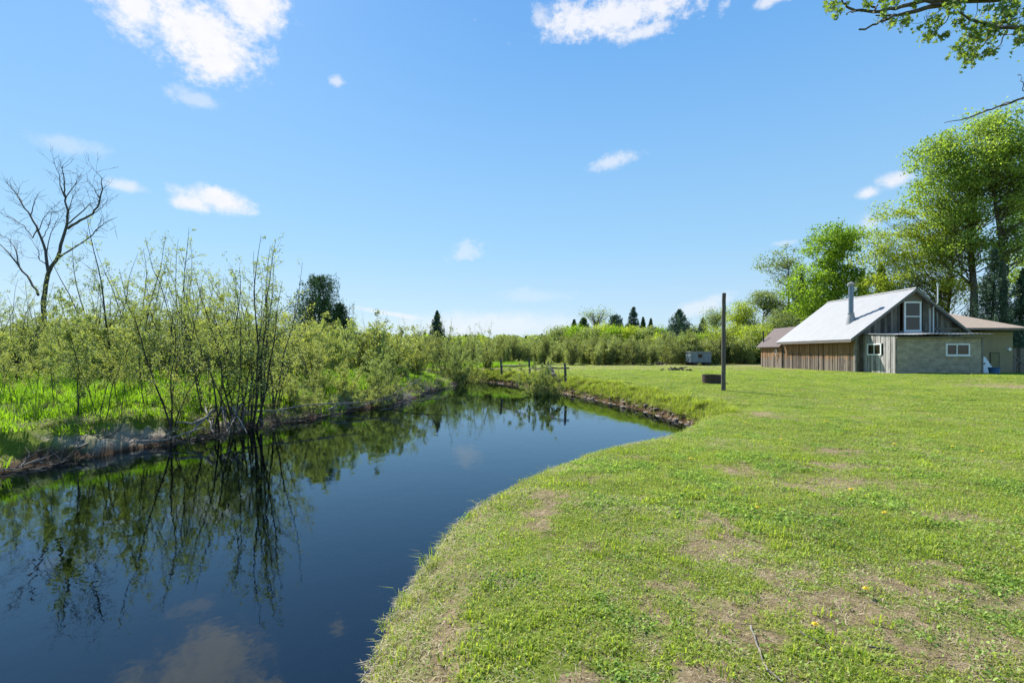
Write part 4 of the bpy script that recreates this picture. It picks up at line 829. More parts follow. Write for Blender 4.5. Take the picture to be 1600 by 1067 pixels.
# the tree just outside the frame whose boughs reach in at the top right
def overhang():
    rng = r(91); D = 7.0; bx, by = 11.2, 8.5; z0 = gz(bx, by)
    e = empty('maple_tree', (bx, by, z0), 0, 'maple beside the viewer, its leafy boughs hanging in at the top right corner', 'tree'); gt, gc = Geo(), Geo(); O = np.array([bx, by, z0])
    tube(gt, branch(rng, (0, 0, -.2), (0, 0, 1), 10, 10, .02, .02), np.linspace(.28, .08, 11), 12)
    def c(pts, d=D): return [P(1280 + x / 5.0, y / 5.0, d + (rng.normal(0, .12))) - O for x, y in pts]
    T = lambda z: np.array([0, 0, z])
    limbs = [([T(5.2), P(1760, 40, 7.4) - O, P(1640, -8, 7.2) - O] + c([(1180, 2), (950, 42), (680, 105), (590, 122), (440, 122)]), .07, .008),
             ([P(1640, -8, 7.2) - O] + c([(1200, -20), (960, 0), (760, 20), (600, 70), (430, 95), (280, 85), (215, 55), (175, 0), (160, -40)]), .04, .007),
             (c([(600, 122), (530, 155), (450, 190), (315, 232)]), .02, .012), (c([(440, 60), (370, 20), (300, -20)]), .016, .006), (c([(455, 40), (440, 75), (420, 100)]), .012, .01),
             (c([(290, 85), (210, 112)]), .012, .006),
             ([T(4.6), P(1750, 75, 7.3) - O] + c([(1700, 235), (1600, 225), (1480, 215), (1330, 200), (1180, 160), (1100, 100), (1080, 80)]), .045, .006),
             (c([(1400, 225), (1370, 270), (1300, 330), (1220, 410), (1150, 470)]), .012, .004), (c([(1470, 230), (1430, 300), (1390, 370), (1360, 430)]), .010, .004),
             (c([(1650, 285), (1600, 280), (1450, 275), (1380, 240)]), .012, .005), (c([(1060, 70), (1000, 160), (940, 220), (880, 280)]), .008, .003), (c([(980, 60), (900, 120), (840, 180)]), .007, .003),
             (c([(1290, 190), (1360, 190), (1500, 150), (1650, 120)]), .010, .004), (c([(1330, -20), (1335, 60), (1320, 170)]), .006, .004), (c([(1240, -10), (1235, 80), (1210, 150)]), .006, .003),
             ([T(3.0), P(1720, 120, 7.3) - O] + c([(1600, 765), (1450, 822), (1340, 860), (1250, 885), (1100, 940), (975, 962)]), .02, .004),
             (c([(1640, 752), (1500, 800), (1380, 845), (1230, 900), (1120, 965)]), .010, .003), (c([(1610, 720), (1590, 640), (1575, 590), (1550, 585)]), .006, .003)]
    for pts, r0, r1 in limbs:
        pts = np.array(pts); q = [pts[0]]
        for i in range(len(pts) - 1):
            for s in (.33, .67, 1): q.append(pts[i] * (1 - s) + pts[i + 1] * s + (rng.normal(0, .01, 3) if s < 1 else 0))
        tube(gt, q, np.linspace(r0, r1, len(q)), 7)
    cl = [(110, 60, 55), (150, 100, 40), (90, 30, 40), (500, 30, 40), (490, 150, 45), (570, 165, 40), (650, 185, 45), (690, 150, 30), (820, 190, 50), (900, 180, 45), (930, 150, 40), (850, 300, 45), (880, 260, 30), (980, 285, 30),
          (1020, 80, 45), (1080, 60, 45), (1120, 190, 45), (1090, 150, 35), (1100, 380, 55), (1160, 330, 45), (1200, 390, 50), (1250, 330, 50), (1175, 475, 45), (1220, 440, 35), (1310, 410, 45), (1350, 400, 40), (1280, 230, 50), (1240, 180, 45),
          (1180, 240, 50), (1330, 290, 50), (1440, 60, 60), (1520, 40, 70), (1560, 100, 60), (1450, 120, 40), (1580, 300, 45), (1565, 330, 25), (1500, 10, 60), (1300, 70, 30), (1230, 300, 40), (1130, 420, 35), (380, 25, 30), (600, 10, 40), (750, 30, 30),
          (1400, 180, 50), (1480, 190, 50), (1590, 200, 60), (1350, 230, 40), (1340, 600 - 20, 0)]
    for x, y, s in cl:
        if s == 0: continue
        p = c([(x, y)])[0]; s = s / 5 / F * D; m = int(9 + s * 210); pts = p + rng.normal(size=(m, 3)) * s * .62
        lobed(gc, pts, .075, rng)
        for k in range(5): tube(gt, branch(rng, p + rng.normal(0, s * .3, 3), rng.normal(size=3), s * 1.4, 3, .2), np.linspace(.004, .0015, 4), 3)
    # the part of the crown out of sight above the trunk
    for i in range(90):
        v = rng.normal(size=3); v /= np.linalg.norm(v); p = np.array([1.5, 0, 10.5]) + v * np.array([3.2, 3.4, 2.4]) * rng.uniform(.3, 1)
        tube(gt, [(0, 0, 7 + rng.uniform(0, 3)), p * .6 + np.array([0, 0, 3.2]), p], [.04, .02, .006], 4); leaves(gc, p + rng.normal(size=(60, 3)) * .4, .08, rng, .3, 0, None, .9)
    gt.build('trunk', M_bark, e, smooth=True); gc.build('crown', leaf_mat('leaf_overhang', (.06, .11, .02), (.22, .30, .06), .45), e)
overhang()

# ------------------------------------------------------------------ buildings
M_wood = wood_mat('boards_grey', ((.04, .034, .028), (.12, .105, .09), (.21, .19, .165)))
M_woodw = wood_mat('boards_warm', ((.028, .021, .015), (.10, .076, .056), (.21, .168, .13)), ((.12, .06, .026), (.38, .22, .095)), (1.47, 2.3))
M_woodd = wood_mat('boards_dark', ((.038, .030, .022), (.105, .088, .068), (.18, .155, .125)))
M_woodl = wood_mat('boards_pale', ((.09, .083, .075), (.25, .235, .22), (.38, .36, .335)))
M_ply = plain_mat('painted_panel', (.33, .285, .205), .9, var=.42, scale=4.0, bump=.15, stretch=(.7, 1, 1.3))
M_roofm = plain_mat('roof_metal', (.30, .303, .307), .6, 0, .10, 3, .3, (.4, 2, .4))
M_fascia = plain_mat('fascia_board', (.16, .14, .12), .8, var=.3, scale=8, bump=.2)
M_white = plain_mat('white_frame', (.72, .73, .72), .5, var=.06)
M_tan = plain_mat('tan_siding', (.27, .23, .14), .85, var=.12, scale=3)
M_black = plain_mat('black_metal', (.02, .02, .022), .5)
M_steel = plain_mat('galvanised_pipe', (.16, .21, .27), .42, .5, .2, 5)
M_rustm = plain_mat('rusty_steel', (.06, .038, .028), .8, .1, .5, 9, bump=.4)
def shingle(name, c0, c1, sc=(2, 7, 7)):
    m, nt, N, L = mat(name); out = N('ShaderNodeOutputMaterial'); b = N('ShaderNodeBsdfPrincipled'); tc = N('ShaderNodeTexCoord')
    n = nz(N, L, tc.outputs['Object'], 3, 6, .7, sc); n2 = nz(N, L, tc.outputs['Object'], 40, 3, .6)
    a = N('ShaderNodeMath'); a.operation = 'MULTIPLY_ADD'; L(n2, a.inputs[0]); a.inputs[1].default_value = .5; L(n, a.inputs[2])
    L(ramp(N, L, a.outputs[0], [(.5, c0), (.95, c1)]), b.inputs['Base Color']); b.inputs['Roughness'].default_value = .9; L(b.outputs[0], out.inputs[0]); return m
M_sh1 = shingle('shingles_brown', (.06, .045, .042), (.17, .135, .125)); M_sh2 = shingle('shingles_tan', (.22, .165, .12), (.42, .33, .25))
def glass_mat(name, c):
    m, nt, N, L = mat(name); out = N('ShaderNodeOutputMaterial'); b = N('ShaderNodeBsdfPrincipled'); b.inputs['Base Color'].default_value = (*c, 1); b.inputs['Roughness'].default_value = .08
    b.inputs['Specular IOR Level'].default_value = .6; L(b.outputs[0], out.inputs[0]); return m
M_glass = glass_mat('window_glass', (.02, .016, .012)); M_curt = plain_mat('brown_curtain', (.12, .055, .03), .9, var=.3, scale=12)

def boards_x(g, x0, x1, y, z0, ztop, w=.2, t=.025, rng=None, mat_=0, holes=()):
    """upright boards in the plane Y = y (face towards -Y); ztop(x) gives the cut top; holes leave window openings"""
    x = x0
    while x < x1 - .01:
        ww = min(w * rng.uniform(.75, 1.25), x1 - x); e = rng.uniform(.006, .024); dy = rng.uniform(0, .02); v = rng.uniform(0, 1)
        a, b = x, x + ww - e; segs = [(z0 + rng.uniform(-.02, .03), None)]
        cuts = [(h[2], h[3]) for h in holes if b > h[0] and a < h[1]]
        lo = z0 - .02
        for c0, c1 in sorted(cuts):
            hexa(g, [(a, y - t - dy, lo), (b, y - t - dy, lo), (b, y - dy, lo), (a, y - dy, lo), (a, y - t - dy, c0), (b, y - t - dy, c0), (b, y - dy, c0), (a, y - dy, c0)], mat_, v); lo = c1
        za, zb = ztop(a), ztop(b)
        if min(za, zb) > lo:
            hexa(g, [(a, y - t - dy, lo), (b, y - t - dy, lo), (b, y - dy, lo), (a, y - dy, lo), (a, y - t - dy, za), (b, y - t - dy, zb), (b, y - dy, zb), (a, y - dy, za)], mat_, v)
        x += ww
def boards_y(g, y0, y1, x, z0, ztop, w=.2, t=.025, rng=None, mat_=0, holes=()):
    y = y0
    while y < y1 - .01:
        ww = min(w * rng.uniform(.75, 1.25), y1 - y); e = rng.uniform(.012, .045); dx = rng.uniform(0, .035); v = rng.uniform(0, 1); a, b = y, y + ww - e
        cuts = [(h[2], h[3]) for h in holes if b > h[0] and a < h[1]]; lo = z0 - .02 + rng.uniform(-.02, .03)
        for c0, c1 in sorted(cuts):
            box(g, x - t - dx, x - dx, a, b, lo, c0, mat_, v); lo = c1
        za, zb = ztop(a), ztop(b)
        hexa(g, [(x - t - dx, a, lo), (x - dx, a, lo), (x - dx, b, lo), (x - t - dx, b, lo), (x - t - dx, a, za), (x - dx, a, za), (x - dx, b, zb), (x - t - dx, b, zb)], mat_, v)
        y += ww

def battens_y(g, y0, y1, x, z0, z1, rng, step=.2):
    y = y0 + .1
    while y < y1 - .05:
        w_ = rng.uniform(.035, .055); box(g, x - .055 - rng.uniform(0, .008), x - .03, y, y + w_, z0 + rng.uniform(-.03, .06), z1 - .01, 0, rng.uniform(0, 1)); y += step * rng.uniform(.75, 1.25)
def slab(g, a, b, c, d, t, mat_=0, val=.5):      # quad a b c d thickened downwards
    q = [np.array(p, dtype=float) for p in (a, b, c, d)]; hexa(g, [p - np.array([0, 0, t]) for p in q] + q, mat_, val)

def window_x(parent, x0, x1, y, z0, z1, fw, bars, label=None, curtain=True):
    """window in the plane Y = y seen from -Y; bars = list of ('v'|'h', fraction)"""
    g = Geo(); box(g, x0, x1, y - .06, y, z0, z0 + fw); box(g, x0, x1, y - .06, y, z1 - fw, z1); box(g, x0, x0 + fw, y - .058, y, z0 + fw, z1 - fw); box(g, x1 - fw, x1, y - .058, y, z0 + fw, z1 - fw)
    for k, f in bars:
        if k == 'v': xm = x0 + (x1 - x0) * f; box(g, xm - fw * .35, xm + fw * .35, y - .052, y, z0 + fw, z1 - fw)
        else: zm = z0 + (z1 - z0) * f; box(g, x0 + fw, x1 - fw, y - .052, y, zm - fw * .3, zm + fw * .3)
    box(g, x0 - .03, x1 + .03, y - .09, y, z0 - .035, z0 - .002)
    w = g.build('window', M_white, parent)
    if label: w['label'] = label
    p = Geo(); box(p, x0 + fw * .5, x1 - fw * .5, y - .03, y - .024, z0 + fw * .5, z1 - fw * .5); p.build('pane', M_glass, w)
    return w

def house():
    rng = r(12); OX, OY, OZ = 21.9, 31.0, .42
    e = empty('cabin', (OX, OY, OZ), 0, 'weathered board cabin with light metal roof and stovepipe chimney', 'house')
    L = lambda x, y, z: (x - OX, y - OY, z - OZ)
    y0, y1 = 0.0, 8.0; xr = 6.75; ridx, ridz = 3.6, 5.69 - OZ; eavx, eavz = -.55, 2.5 - OZ; rexx, rexz = 7.18, 2.83 - OZ
    sl = (ridz - eavz) / (ridx - eavx); sr = (ridz - rexz) / (rexx - ridx)
    def top(x): return (eavz + (x - eavx) * sl if x < ridx else ridz - (x - ridx) * sr) - .09
    # walls
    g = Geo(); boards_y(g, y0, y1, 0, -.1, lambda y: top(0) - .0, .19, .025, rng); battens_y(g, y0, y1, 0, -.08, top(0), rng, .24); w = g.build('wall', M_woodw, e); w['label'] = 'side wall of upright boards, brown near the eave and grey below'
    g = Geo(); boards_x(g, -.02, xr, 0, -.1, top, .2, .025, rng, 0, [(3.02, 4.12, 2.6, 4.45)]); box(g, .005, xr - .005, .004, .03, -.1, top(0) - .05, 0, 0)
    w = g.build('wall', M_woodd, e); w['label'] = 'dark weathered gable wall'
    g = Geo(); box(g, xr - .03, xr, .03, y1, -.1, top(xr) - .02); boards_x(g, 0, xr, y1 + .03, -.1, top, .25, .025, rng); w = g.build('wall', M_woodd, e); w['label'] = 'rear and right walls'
    for bx_ in ((-.06, .06, -.06, -.03), (-.065, -.035, -.028, .09), (-.06, .04, y1 + .062, y1 + .09)):
        g = Geo(); box(g, *bx_, -.1, top(0) - .06); g.build('corner_board', M_wood, e)
    # roof
    g = Geo(); ya, yb = -.35, y1 + .3
    def sheet(xa, za, xb, zb, n):
        ys = np.linspace(ya, yb, n * 4 + 1); hh = np.where(np.arange(n * 4 + 1) % 4 == 0, .03, 0.0); hh = hh + (vn(ys * 1.3, ys * 0, 4) - .5) * .03
        V = []; V += [(xa, y, za + h) for y, h in zip(ys, hh)]; V += [(xb, y, zb + h) for y, h in zip(ys, hh)]; V += [(xa, y, za - .03) for y in ys]; V += [(xb, y, zb - .03) for y in ys]
        m = len(ys); i = np.arange(m - 1); g.add(V, np.stack([i, i + m, i + m + 1, i + 1], 1) if xa < xb else np.stack([i, i + 1, i + m + 1, i + m], 1)); g.add(V, np.stack([i + 2 * m, i + 2 * m + 1, i + 3 * m + 1, i + 3 * m], 1)); g.add(V, np.stack([i, i + 1, i + 2 * m + 1, i + 2 * m], 1)); g.add(V, np.stack([i + m, i + 3 * m, i + 3 * m + 1, i + m + 1], 1))
        g.add(V, [(0, 2 * m, 3 * m, m), (m - 1, 2 * m - 1, 4 * m - 1, 3 * m - 1)])
    sheet(eavx, eavz, ridx, ridz, 30); sheet(rexx, rexz, ridx + .002, ridz - .004, 30)
    roof = g.build('roof', M_roofm, e); roof['label'] = 'ribbed pale metal roof'
    g = Geo(); tube(g, [(ridx, ya - .01, ridz + .02), (ridx, yb + .01, ridz + .02)], .06, 6); g.build('ridge_cap', M_roofm, roof)
    g = Geo(); slab(g, (eavx, ya - .02, eavz - .035), (eavx, ya + .03, eavz - .035), (ridx, ya + .03, ridz - .035), (ridx, ya - .02, ridz - .035), .14)
    slab(g, (ridx + .001, ya - .02, ridz - .036), (ridx + .001, ya + .03, ridz - .036), (rexx, ya + .03, rexz - .035), (rexx, ya - .02, rexz - .035), .14); g.build('rake_board', M_fascia, e)
    g = Geo(); box(g, eavx + .02, eavx + .05, ya + .04, yb - .01, eavz - .19, eavz - .04)
    for k in range(12): yy = .2 + k * .7; slab(g, (eavx + .06, yy, eavz - .02), (eavx + .06, yy + .06, eavz - .02), (-.03, yy + .06, top(-.03) + .05), (-.03, yy, top(-.03) + .05), .1)
    g.build('eave_board', M_fascia, e)
    # chimney
    cx, cy = 23.0 - OX, 33.0 - OY; cz = eavz + (cx - eavx) * sl
    g = Geo(); tube(g, [(cx, cy, cz - .1), (cx, cy, cz + 2.35)], .145, 20, cap=True)
    for zz in (.9, 1.75): tube(g, [(cx, cy, cz + zz), (cx, cy, cz + zz + .03)], .152, 20)
    ch = g.build('chimney', M_steel, e, smooth=False); ch['label'] = 'round galvanised stovepipe'
    g = Geo(); tube(g, [(cx, cy, cz + 2.35), (cx, cy, cz + 2.43), (cx, cy, cz + 2.47), (cx, cy, cz + 2.58), (cx, cy, cz + 2.66)], [.12, .12, .21, .21, .04], 20, cap=True); g.build('chimney_cap', M_roofm, ch)
    g = Geo(); tube(g, [(cx, cy, cz - .25), (cx, cy, cz + .25), (cx, cy, cz + .42), (cx, cy, cz + .52)], [.34, .24, .20, .175], 20); tube(g, [(cx, cy, cz + .5), (cx, cy, cz + .56)], .215, 20, cap=True); g.build('flashing', M_roofm, ch)
    # windows
    window_x(e, 24.93 - OX, 26.03 - OX, -.028, 2.98 - OZ, 4.9 - OZ, .11, [('h', .5)], 'tall white-framed sash window in the gable')
    g = Geo(); box(g, 3.02, 4.12, .05, .08, 2.55, 4.5); g.build('curtain', M_curt, e)
    # vent pipe and loose strips on the gable
    g = Geo(); tube(g, [(4.86, -.11, 2.4), (4.86, -.11, 4.1), (4.87, -.42, 4.35), (4.87, -.42, 5.45)], .035, 10, cap=True); tube(g, [(4.87, -.42, 5.45), (4.87, -.42, 5.5)], .07, 10, cap=True); g.build('vent_pipe', M_white, e)
    g = Geo(); box(g, 4.62, 4.74, -.075, -.04, 2.45, 4.02, 0, .9); box(g, 5.1, 5.2, -.075, -.04, 2.45, 3.85, 0, .2); g.build('batten', M_woodl, e)
    # lean-to
    lx0, lx1, ly = .5, 5.55, -2.6
    def ltop(y): return 2.86 - OZ + (y / 2.95) * .16 - .08
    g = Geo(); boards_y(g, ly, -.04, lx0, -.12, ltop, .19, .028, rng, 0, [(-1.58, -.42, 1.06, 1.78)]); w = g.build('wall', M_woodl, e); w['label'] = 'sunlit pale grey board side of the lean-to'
    g = Geo(); gz0 = -.02
    for (a, b_, v) in ((lx0 + .0, 2.95, .3), (2.956, 4.83, .6), (4.836, lx1, .8)):
        y_ = ly - .012 * v
        segs = [(a, b_, gz0, 2.08)] if not (a < 3.4 < b_) else [(a, 3.4, gz0, 2.08), (3.4, 4.79, gz0, 1.05), (3.4, 4.79, 1.74, 2.08), (4.79, b_, gz0, 2.08)]
        for (p, q, z0_, z1_) in segs: box(g, p, q, y_, y_ + .03, z0_, z1_, 0, v)
    w = g.build('wall', M_ply, e); w['label'] = 'grey-green panelled front of the lean-to'
    g = Geo(); box(g, lx1 - .03, lx1, ly + .032, -.04, -.1, 2.1); g.build('wall', M_ply, e)
    for bx_ in ((lx0 - .045, lx0 + .04, ly - .045, ly - .018, -.12, 2.1), (lx1 - .04, lx1 + .03, ly - .05, ly - .018, -.02, 2.09), (lx0 + .041, lx1 - .041, ly - .035, ly - .018, -.06, .03)):
        g = Geo(); box(g, *bx_); g.build('corner_board' if bx_[5] > 1 else 'sill_board', M_wood, e)
    g = Geo(); n = 80; xs = np.linspace(lx0 - .12, lx1 + .35, n); wv = .007 * np.sin(np.arange(n) * 1.9) + (vn(xs * .8, xs * 0, 7) - .5) * .07
    V = []; 
    for yy, zz in ((ly - .32, ltop(ly - .32) + .1), (-.02, ltop(0) + .1)):
        V += [(x, yy + (.06 * (vn(x * 2, 0, 3) - .5) if yy < -1 else 0), zz + w_) for x, w_ in zip(xs, wv)]
    V += [(x, y, z - .035) for x, y, z in V]; i = np.arange(n - 1); m = n
    g.add(V, np.concatenate([np.stack([i, i + 1, i + m + 1, i + m], 1), np.stack([i + 2 * m, i + 3 * m, i + 3 * m + 1, i + 2 * m + 1], 1), np.stack([i, i + 2 * m, i + 2 * m + 1, i + 1], 1)])); g.add(V, [(0, m, 3 * m, 2 * m), (m - 1, 3 * m - 1, 4 * m - 1, 2 * m - 1)])
    w = g.build('roof', M_roofm, e); w['label'] = 'thin corrugated sheet roof of the lean-to'
    g = Geo(); box(g, lx0 - .05, lx1 + .05, ly - .2, ly - .06, 2.085, 2.15); g.build('eave_board', M_fascia, e)
    window_x(e, 25.30 - OX, 26.70 - OX, ly - .0, 1.455 - OZ, 2.17 - OZ, .085, [('v', .46)], 'wide white-framed window in the lean-to front')
    g = Geo(); wy0, wy1, z0, z1, X = -1.58, -.42, 1.06, 1.78, lx0 - .03; fw = .08
    box(g, X - .06, X, wy0, wy1, z0, z0 + fw); box(g, X - .06, X, wy0, wy1, z1 - fw, z1); box(g, X - .058, X, wy0, wy0 + fw, z0 + fw, z1 - fw); box(g, X - .058, X, wy1 - fw, wy1, z0 + fw, z1 - fw); box(g, X - .05, X, (wy0 + wy1) / 2 - .03, (wy0 + wy1) / 2 + .03, z0 + fw, z1 - fw)
    w = g.build('window', M_white, e); w['label'] = 'small two-pane window in the side of the lean-to'
    g = Geo(); box(g, X - .03, X - .025, wy0 + .04, wy1 - .04, z0 + .04, z1 - .04); g.build('pane', M_glass, w)
    # coiled hose on the rear part is a thing of its own
    return e
house()

def woodshed():
    rng = r(14); e = empty('shed', (21.85, 39.35, .42), 0, 'small brown shingled shed joined behind the cabin with a thin black pipe', 'shed'); H = 1.86
    g = Geo(); boards_y(g, 0, 3.3, 0, -.1, lambda y: H, .2, .025, rng); w = g.build('wall', M_woodw, e)
    g = Geo(); boards_x(g, 0, 2.6, .01, -.1, lambda x: H + min(x, 2.6 - x) * 1.0, .2, .02, rng); boards_x(g, 0, 2.6, 3.32, -.1, lambda x: H + min(x, 2.6 - x) * 1.0, .2, .02, rng); box(g, 2.58, 2.6, .03, 3.29, -.1, H); g.build('wall', M_wood, e)
    g = Geo(); slab(g, (-.28, -.1, H - .12), (-.28, 3.6, H - .12), (1.3, 3.6, 3.36), (1.3, -.1, 3.36), .07); slab(g, (1.302, -.1, 3.36), (1.302, 3.6, 3.36), (2.9, 3.6, H - .12), (2.9, -.1, H - .12), .07); g.build('roof', M_sh1, e)
    g = Geo(); tube(g, [(.15, 3.2, 2.2), (.15, 3.2, 3.1)], .06, 8, cap=True); g.build('stovepipe', M_black, e)
woodshed()
def hose():
    e = empty('rope_coil', (21.76, 40.0, 1.0)); g = Geo(); t = np.linspace(0, 6.28 * 3, 60); rr = .17 + .02 * np.sin(t * 1.7)
    tube(g, np.stack([-.05 - .01 * np.sin(t * .8), rr * np.cos(t) * .85, .38 + rr * np.sin(t) * 1.35], 1), .022, 6); tube(g, [(-.05, -.05, .18), (-.06, .05, -.05), (-.05, .14, -.3), (-.05, .1, -.5)], .022, 6)
    bpy.data.objects.remove(e); KIDS.pop('rope_coil', None)
    o = g.build('rope_coil', plain_mat('rope', (.42, .38, .31), .9, var=.2, scale=20)); o.location = (21.76, 40.0, 1.35); tag(o, 'pale coiled rope hanging on the board wall of the small shed', 'rope')
hose()

def garage():
    rng = r(15); z0 = .36; e = empty('garage', (28.9, 31.6, z0), 0, 'tan outbuilding with shingled hip roof behind the cabin on the right', 'building')
    W, D, H = 3.62, 8.0, 2.62; g = Geo()
    for i in range(14): box(g, 0, W, -.012 * ((i % 2) * .15 + 1), .06, i * .187, i * .187 + .18, 0, i / 14)
    box(g, 0, W, .061, .1, -.1, H); box(g, W - .04, W - .001, .101, D, -.1, H); box(g, .001, .04, .101, D, -.1, H); box(g, .04, W - .04, D - .04, D, -.1, H); g.build('wall', M_tan, e)
    g = Geo(); zb = 2.86; x0, x1, ya, yb = -2.2, 4.05, -.65, D + .6; ry = 3.9; A, B = (-1.8, ry, 4.46), (1.35, ry, 4.46); c = [(x0, ya, zb), (x1, ya, zb), (x1, yb, zb), (x0, yb, zb)]
    V = c + [A, B] + [(p[0], p[1], zb - .12) for p in c]; g.add(V, [(0, 1, 5, 4), (2, 3, 4, 5)]); g.add(V, [(1, 2, 5), (3, 0, 4)]); g.add(V, [(6, 9, 8, 7)]); w = g.build('roof', M_sh2, e)
    g = Geo(); box(g, x0, x1 + .02, ya - .025, ya - .001, zb - .14, zb - .005); box(g, x1 + .001, x1 + .025, ya, yb, zb - .14, zb - .005); g.build('fascia', M_fascia, e)
    g = Geo(); box(g, 2.16, 2.68, -.05, -.02, .02, 1.26); box(g, 2.12, 2.16, -.055, -.02, 0, 1.3, 1); box(g, 2.68, 2.72, -.055, -.02, 0, 1.3, 1); box(g, 2.16, 2.68, -.055, -.02, 1.26, 1.3, 1); g.build('door', [plain_mat('door_olive', (.2, .18, .09), .8), M_black], e)
    g = Geo(); tube(g, [(W - .3, -.02, 1.5), (W - .3, -.14, 1.5)], [.09, .11], 10, cap=True); box(g, W - .42, W - .18, -.03, -.016, 1.44, 1.56); g.build('wall_lamp', M_white, e)
garage()

def small_things_by_house():
    # white board leaning
    z = gz(29.1, 29.6); e = empty('board', (29.05, 29.6, z), 0, 'white board with dark smudges leaning against the wall beside the lean-to', 'board'); g = Geo()
    v = [(-.42, 0, 0), (.42, 0, 0), (.42, .03, 0), (-.42, .03, 0), (-.45, .35, 1.0), (.1, .35, 1.0), (.1, .38, 1.0), (-.45, .38, 1.0)]; hexa(g, v); g.build('sheet', M_white, e)
    g = Geo(); s = np.linspace(0, 1, 8); tube(g, [(-.3 + .4 * t, .10 + .0 + .35 * (.42 - .35 * math.sin(t * 3.14) * .25) - .03, .42 - .08 * math.sin(t * 3.14)) for t in s], .018, 5); tube(g, [(-.2, .19, .58), (-.1, .19, .6)], .05, 6, cap=True); g.build('smudge', M_black, e)
    z = gz(28.5, 28.75); e = empty('tub', (28.5, 28.75, z), 0, 'blue plastic tub standing on the grass before the leaning white board', 'tub'); g = Geo(); M_b = plain_mat('blue_plastic', (.035, .14, .30), .5, var=.2)
    tube(g, [(0, 0, 0), (0, 0, .04), (0, 0, .34), (0, 0, .36), (0, 0, .33), (0, 0, .05)], [.20, .23, .27, .30, .25, .2], 18, cap=True); g.build('body', M_b, e)
    g = Geo(); tube(g, [(0, 0, .345), (0, 0, .375)], .305, 18); g.build('rim', M_b, e)
    e = empty('gate', (32.6, 32.1, .38), 0, 'dark wooden gate with a diagonal brace at the right edge', 'gate'); g = Geo(); rg = r(3)
    boards_x(g, 0, 3.4, 0, -.05, lambda x: 1.55, .16, .025, rg); g.build('boards', M_woodd, e)
    g = Geo()
    for a, b in (((.1, .15), (1.5, 1.35)), ((1.5, .15), (.1, 1.35)), ((1.7, .15), (3.2, 1.35))):
        hexa(g, [(a[0], -.07, a[1]), (a[0] + .1, -.07, a[1]), (a[0] + .1, -.045, a[1]), (a[0], -.045, a[1]), (b[0], -.07, b[1]), (b[0] + .1, -.07, b[1]), (b[0] + .1, -.045, b[1]), (b[0], -.045, b[1])])
    g.build('brace', M_wood, e)
small_things_by_house()

def pole():
    x, y = 8.13, 18.7; z = gz(x, y); e = Geo(); rg = r(9); H = 1.6 + (552 - 458) / F * y - z
    zs = np.linspace(-.1, H, 14); tube(e, np.stack([rg.normal(0, .004, 14) + zs * .004, rg.normal(0, .004, 14), zs], 1), np.linspace(.082, .07, 14), 10, cap=True)
    o = e.build('wooden_pole', bark_mat('pole_wood', (.05, .042, .034), (.16, .14, .115), 20, (1, 1, .12)), smooth=True); o.location = (x, y, z); tag(o, 'tall bare wooden pole standing upright on the lawn', 'pole')
pole()
def fire_ring():
    x, y = 8.95, 21.8; z = gz(x, y); g = Geo(); k = 28; e = empty('fire_ring', (x, y, z), 0, 'rusty brown steel fire ring on the lawn beside the pole', 'fire ring')
    tube(g, [(0, 0, -.02), (0, 0, .35), (0, 0, .35), (0, 0, -.02)], [.41, .41, .395, .395], k); g.build('wall', M_rustm, e)
    g = Geo(); t = np.linspace(0, 2 * math.pi, k + 1); tube(g, np.stack([.405 * np.cos(t), .405 * np.sin(t), np.full(k + 1, .355)], 1), .014, 6); g.build('rim', M_rustm, e)
    g = Geo(); tube(g, [(0, 0, .0), (0, 0, .08)], [.39, .36], k, cap=True); g.build('ash', plain_mat('ash', (.12, .11, .10), .95, var=.4, scale=20), e)
fire_ring()

def trailer():
    x, y = 18.8, 49.0; z = gz(x, y); e = empty('trailer', (x, y, z), .05, 'small blue-grey box trailer parked before the far thicket', 'trailer'); M_t = plain_mat('trailer_sheet', (.17, .23, .27), .5, .2, .15, 3); g = Geo()
    for i in range(8): box(g, -1.05 + i * .2625, -1.05 + i * .2625 + .255, -.55 - .012 * (i % 2), .7, .28, 1.3)
    g.build('body', M_t, e); g = Geo(); box(g, -1.12, 1.12, -.63, .78, 1.302, 1.37); g.build('roof', M_roofm, e)
    g = Geo(); box(g, -.28, .12, -.585, -.566, .75, 1.1); g.build('window', M_glass, e)
    for sx in (-.55, .75):
        for sy in (-.45, .55):
            g = Geo(); t = np.linspace(0, 1, 2); tube(g, [(sx, sy - .07, .2), (sx, sy + .07, .2)], .22, 16, cap=True); g.build('wheel', M_black, e)
    g = Geo(); tube(g, [(-1.05, 0, .3), (-1.8, 0, .3)], .03, 6, cap=True); g.build('tow_bar', M_black, e)
trailer()

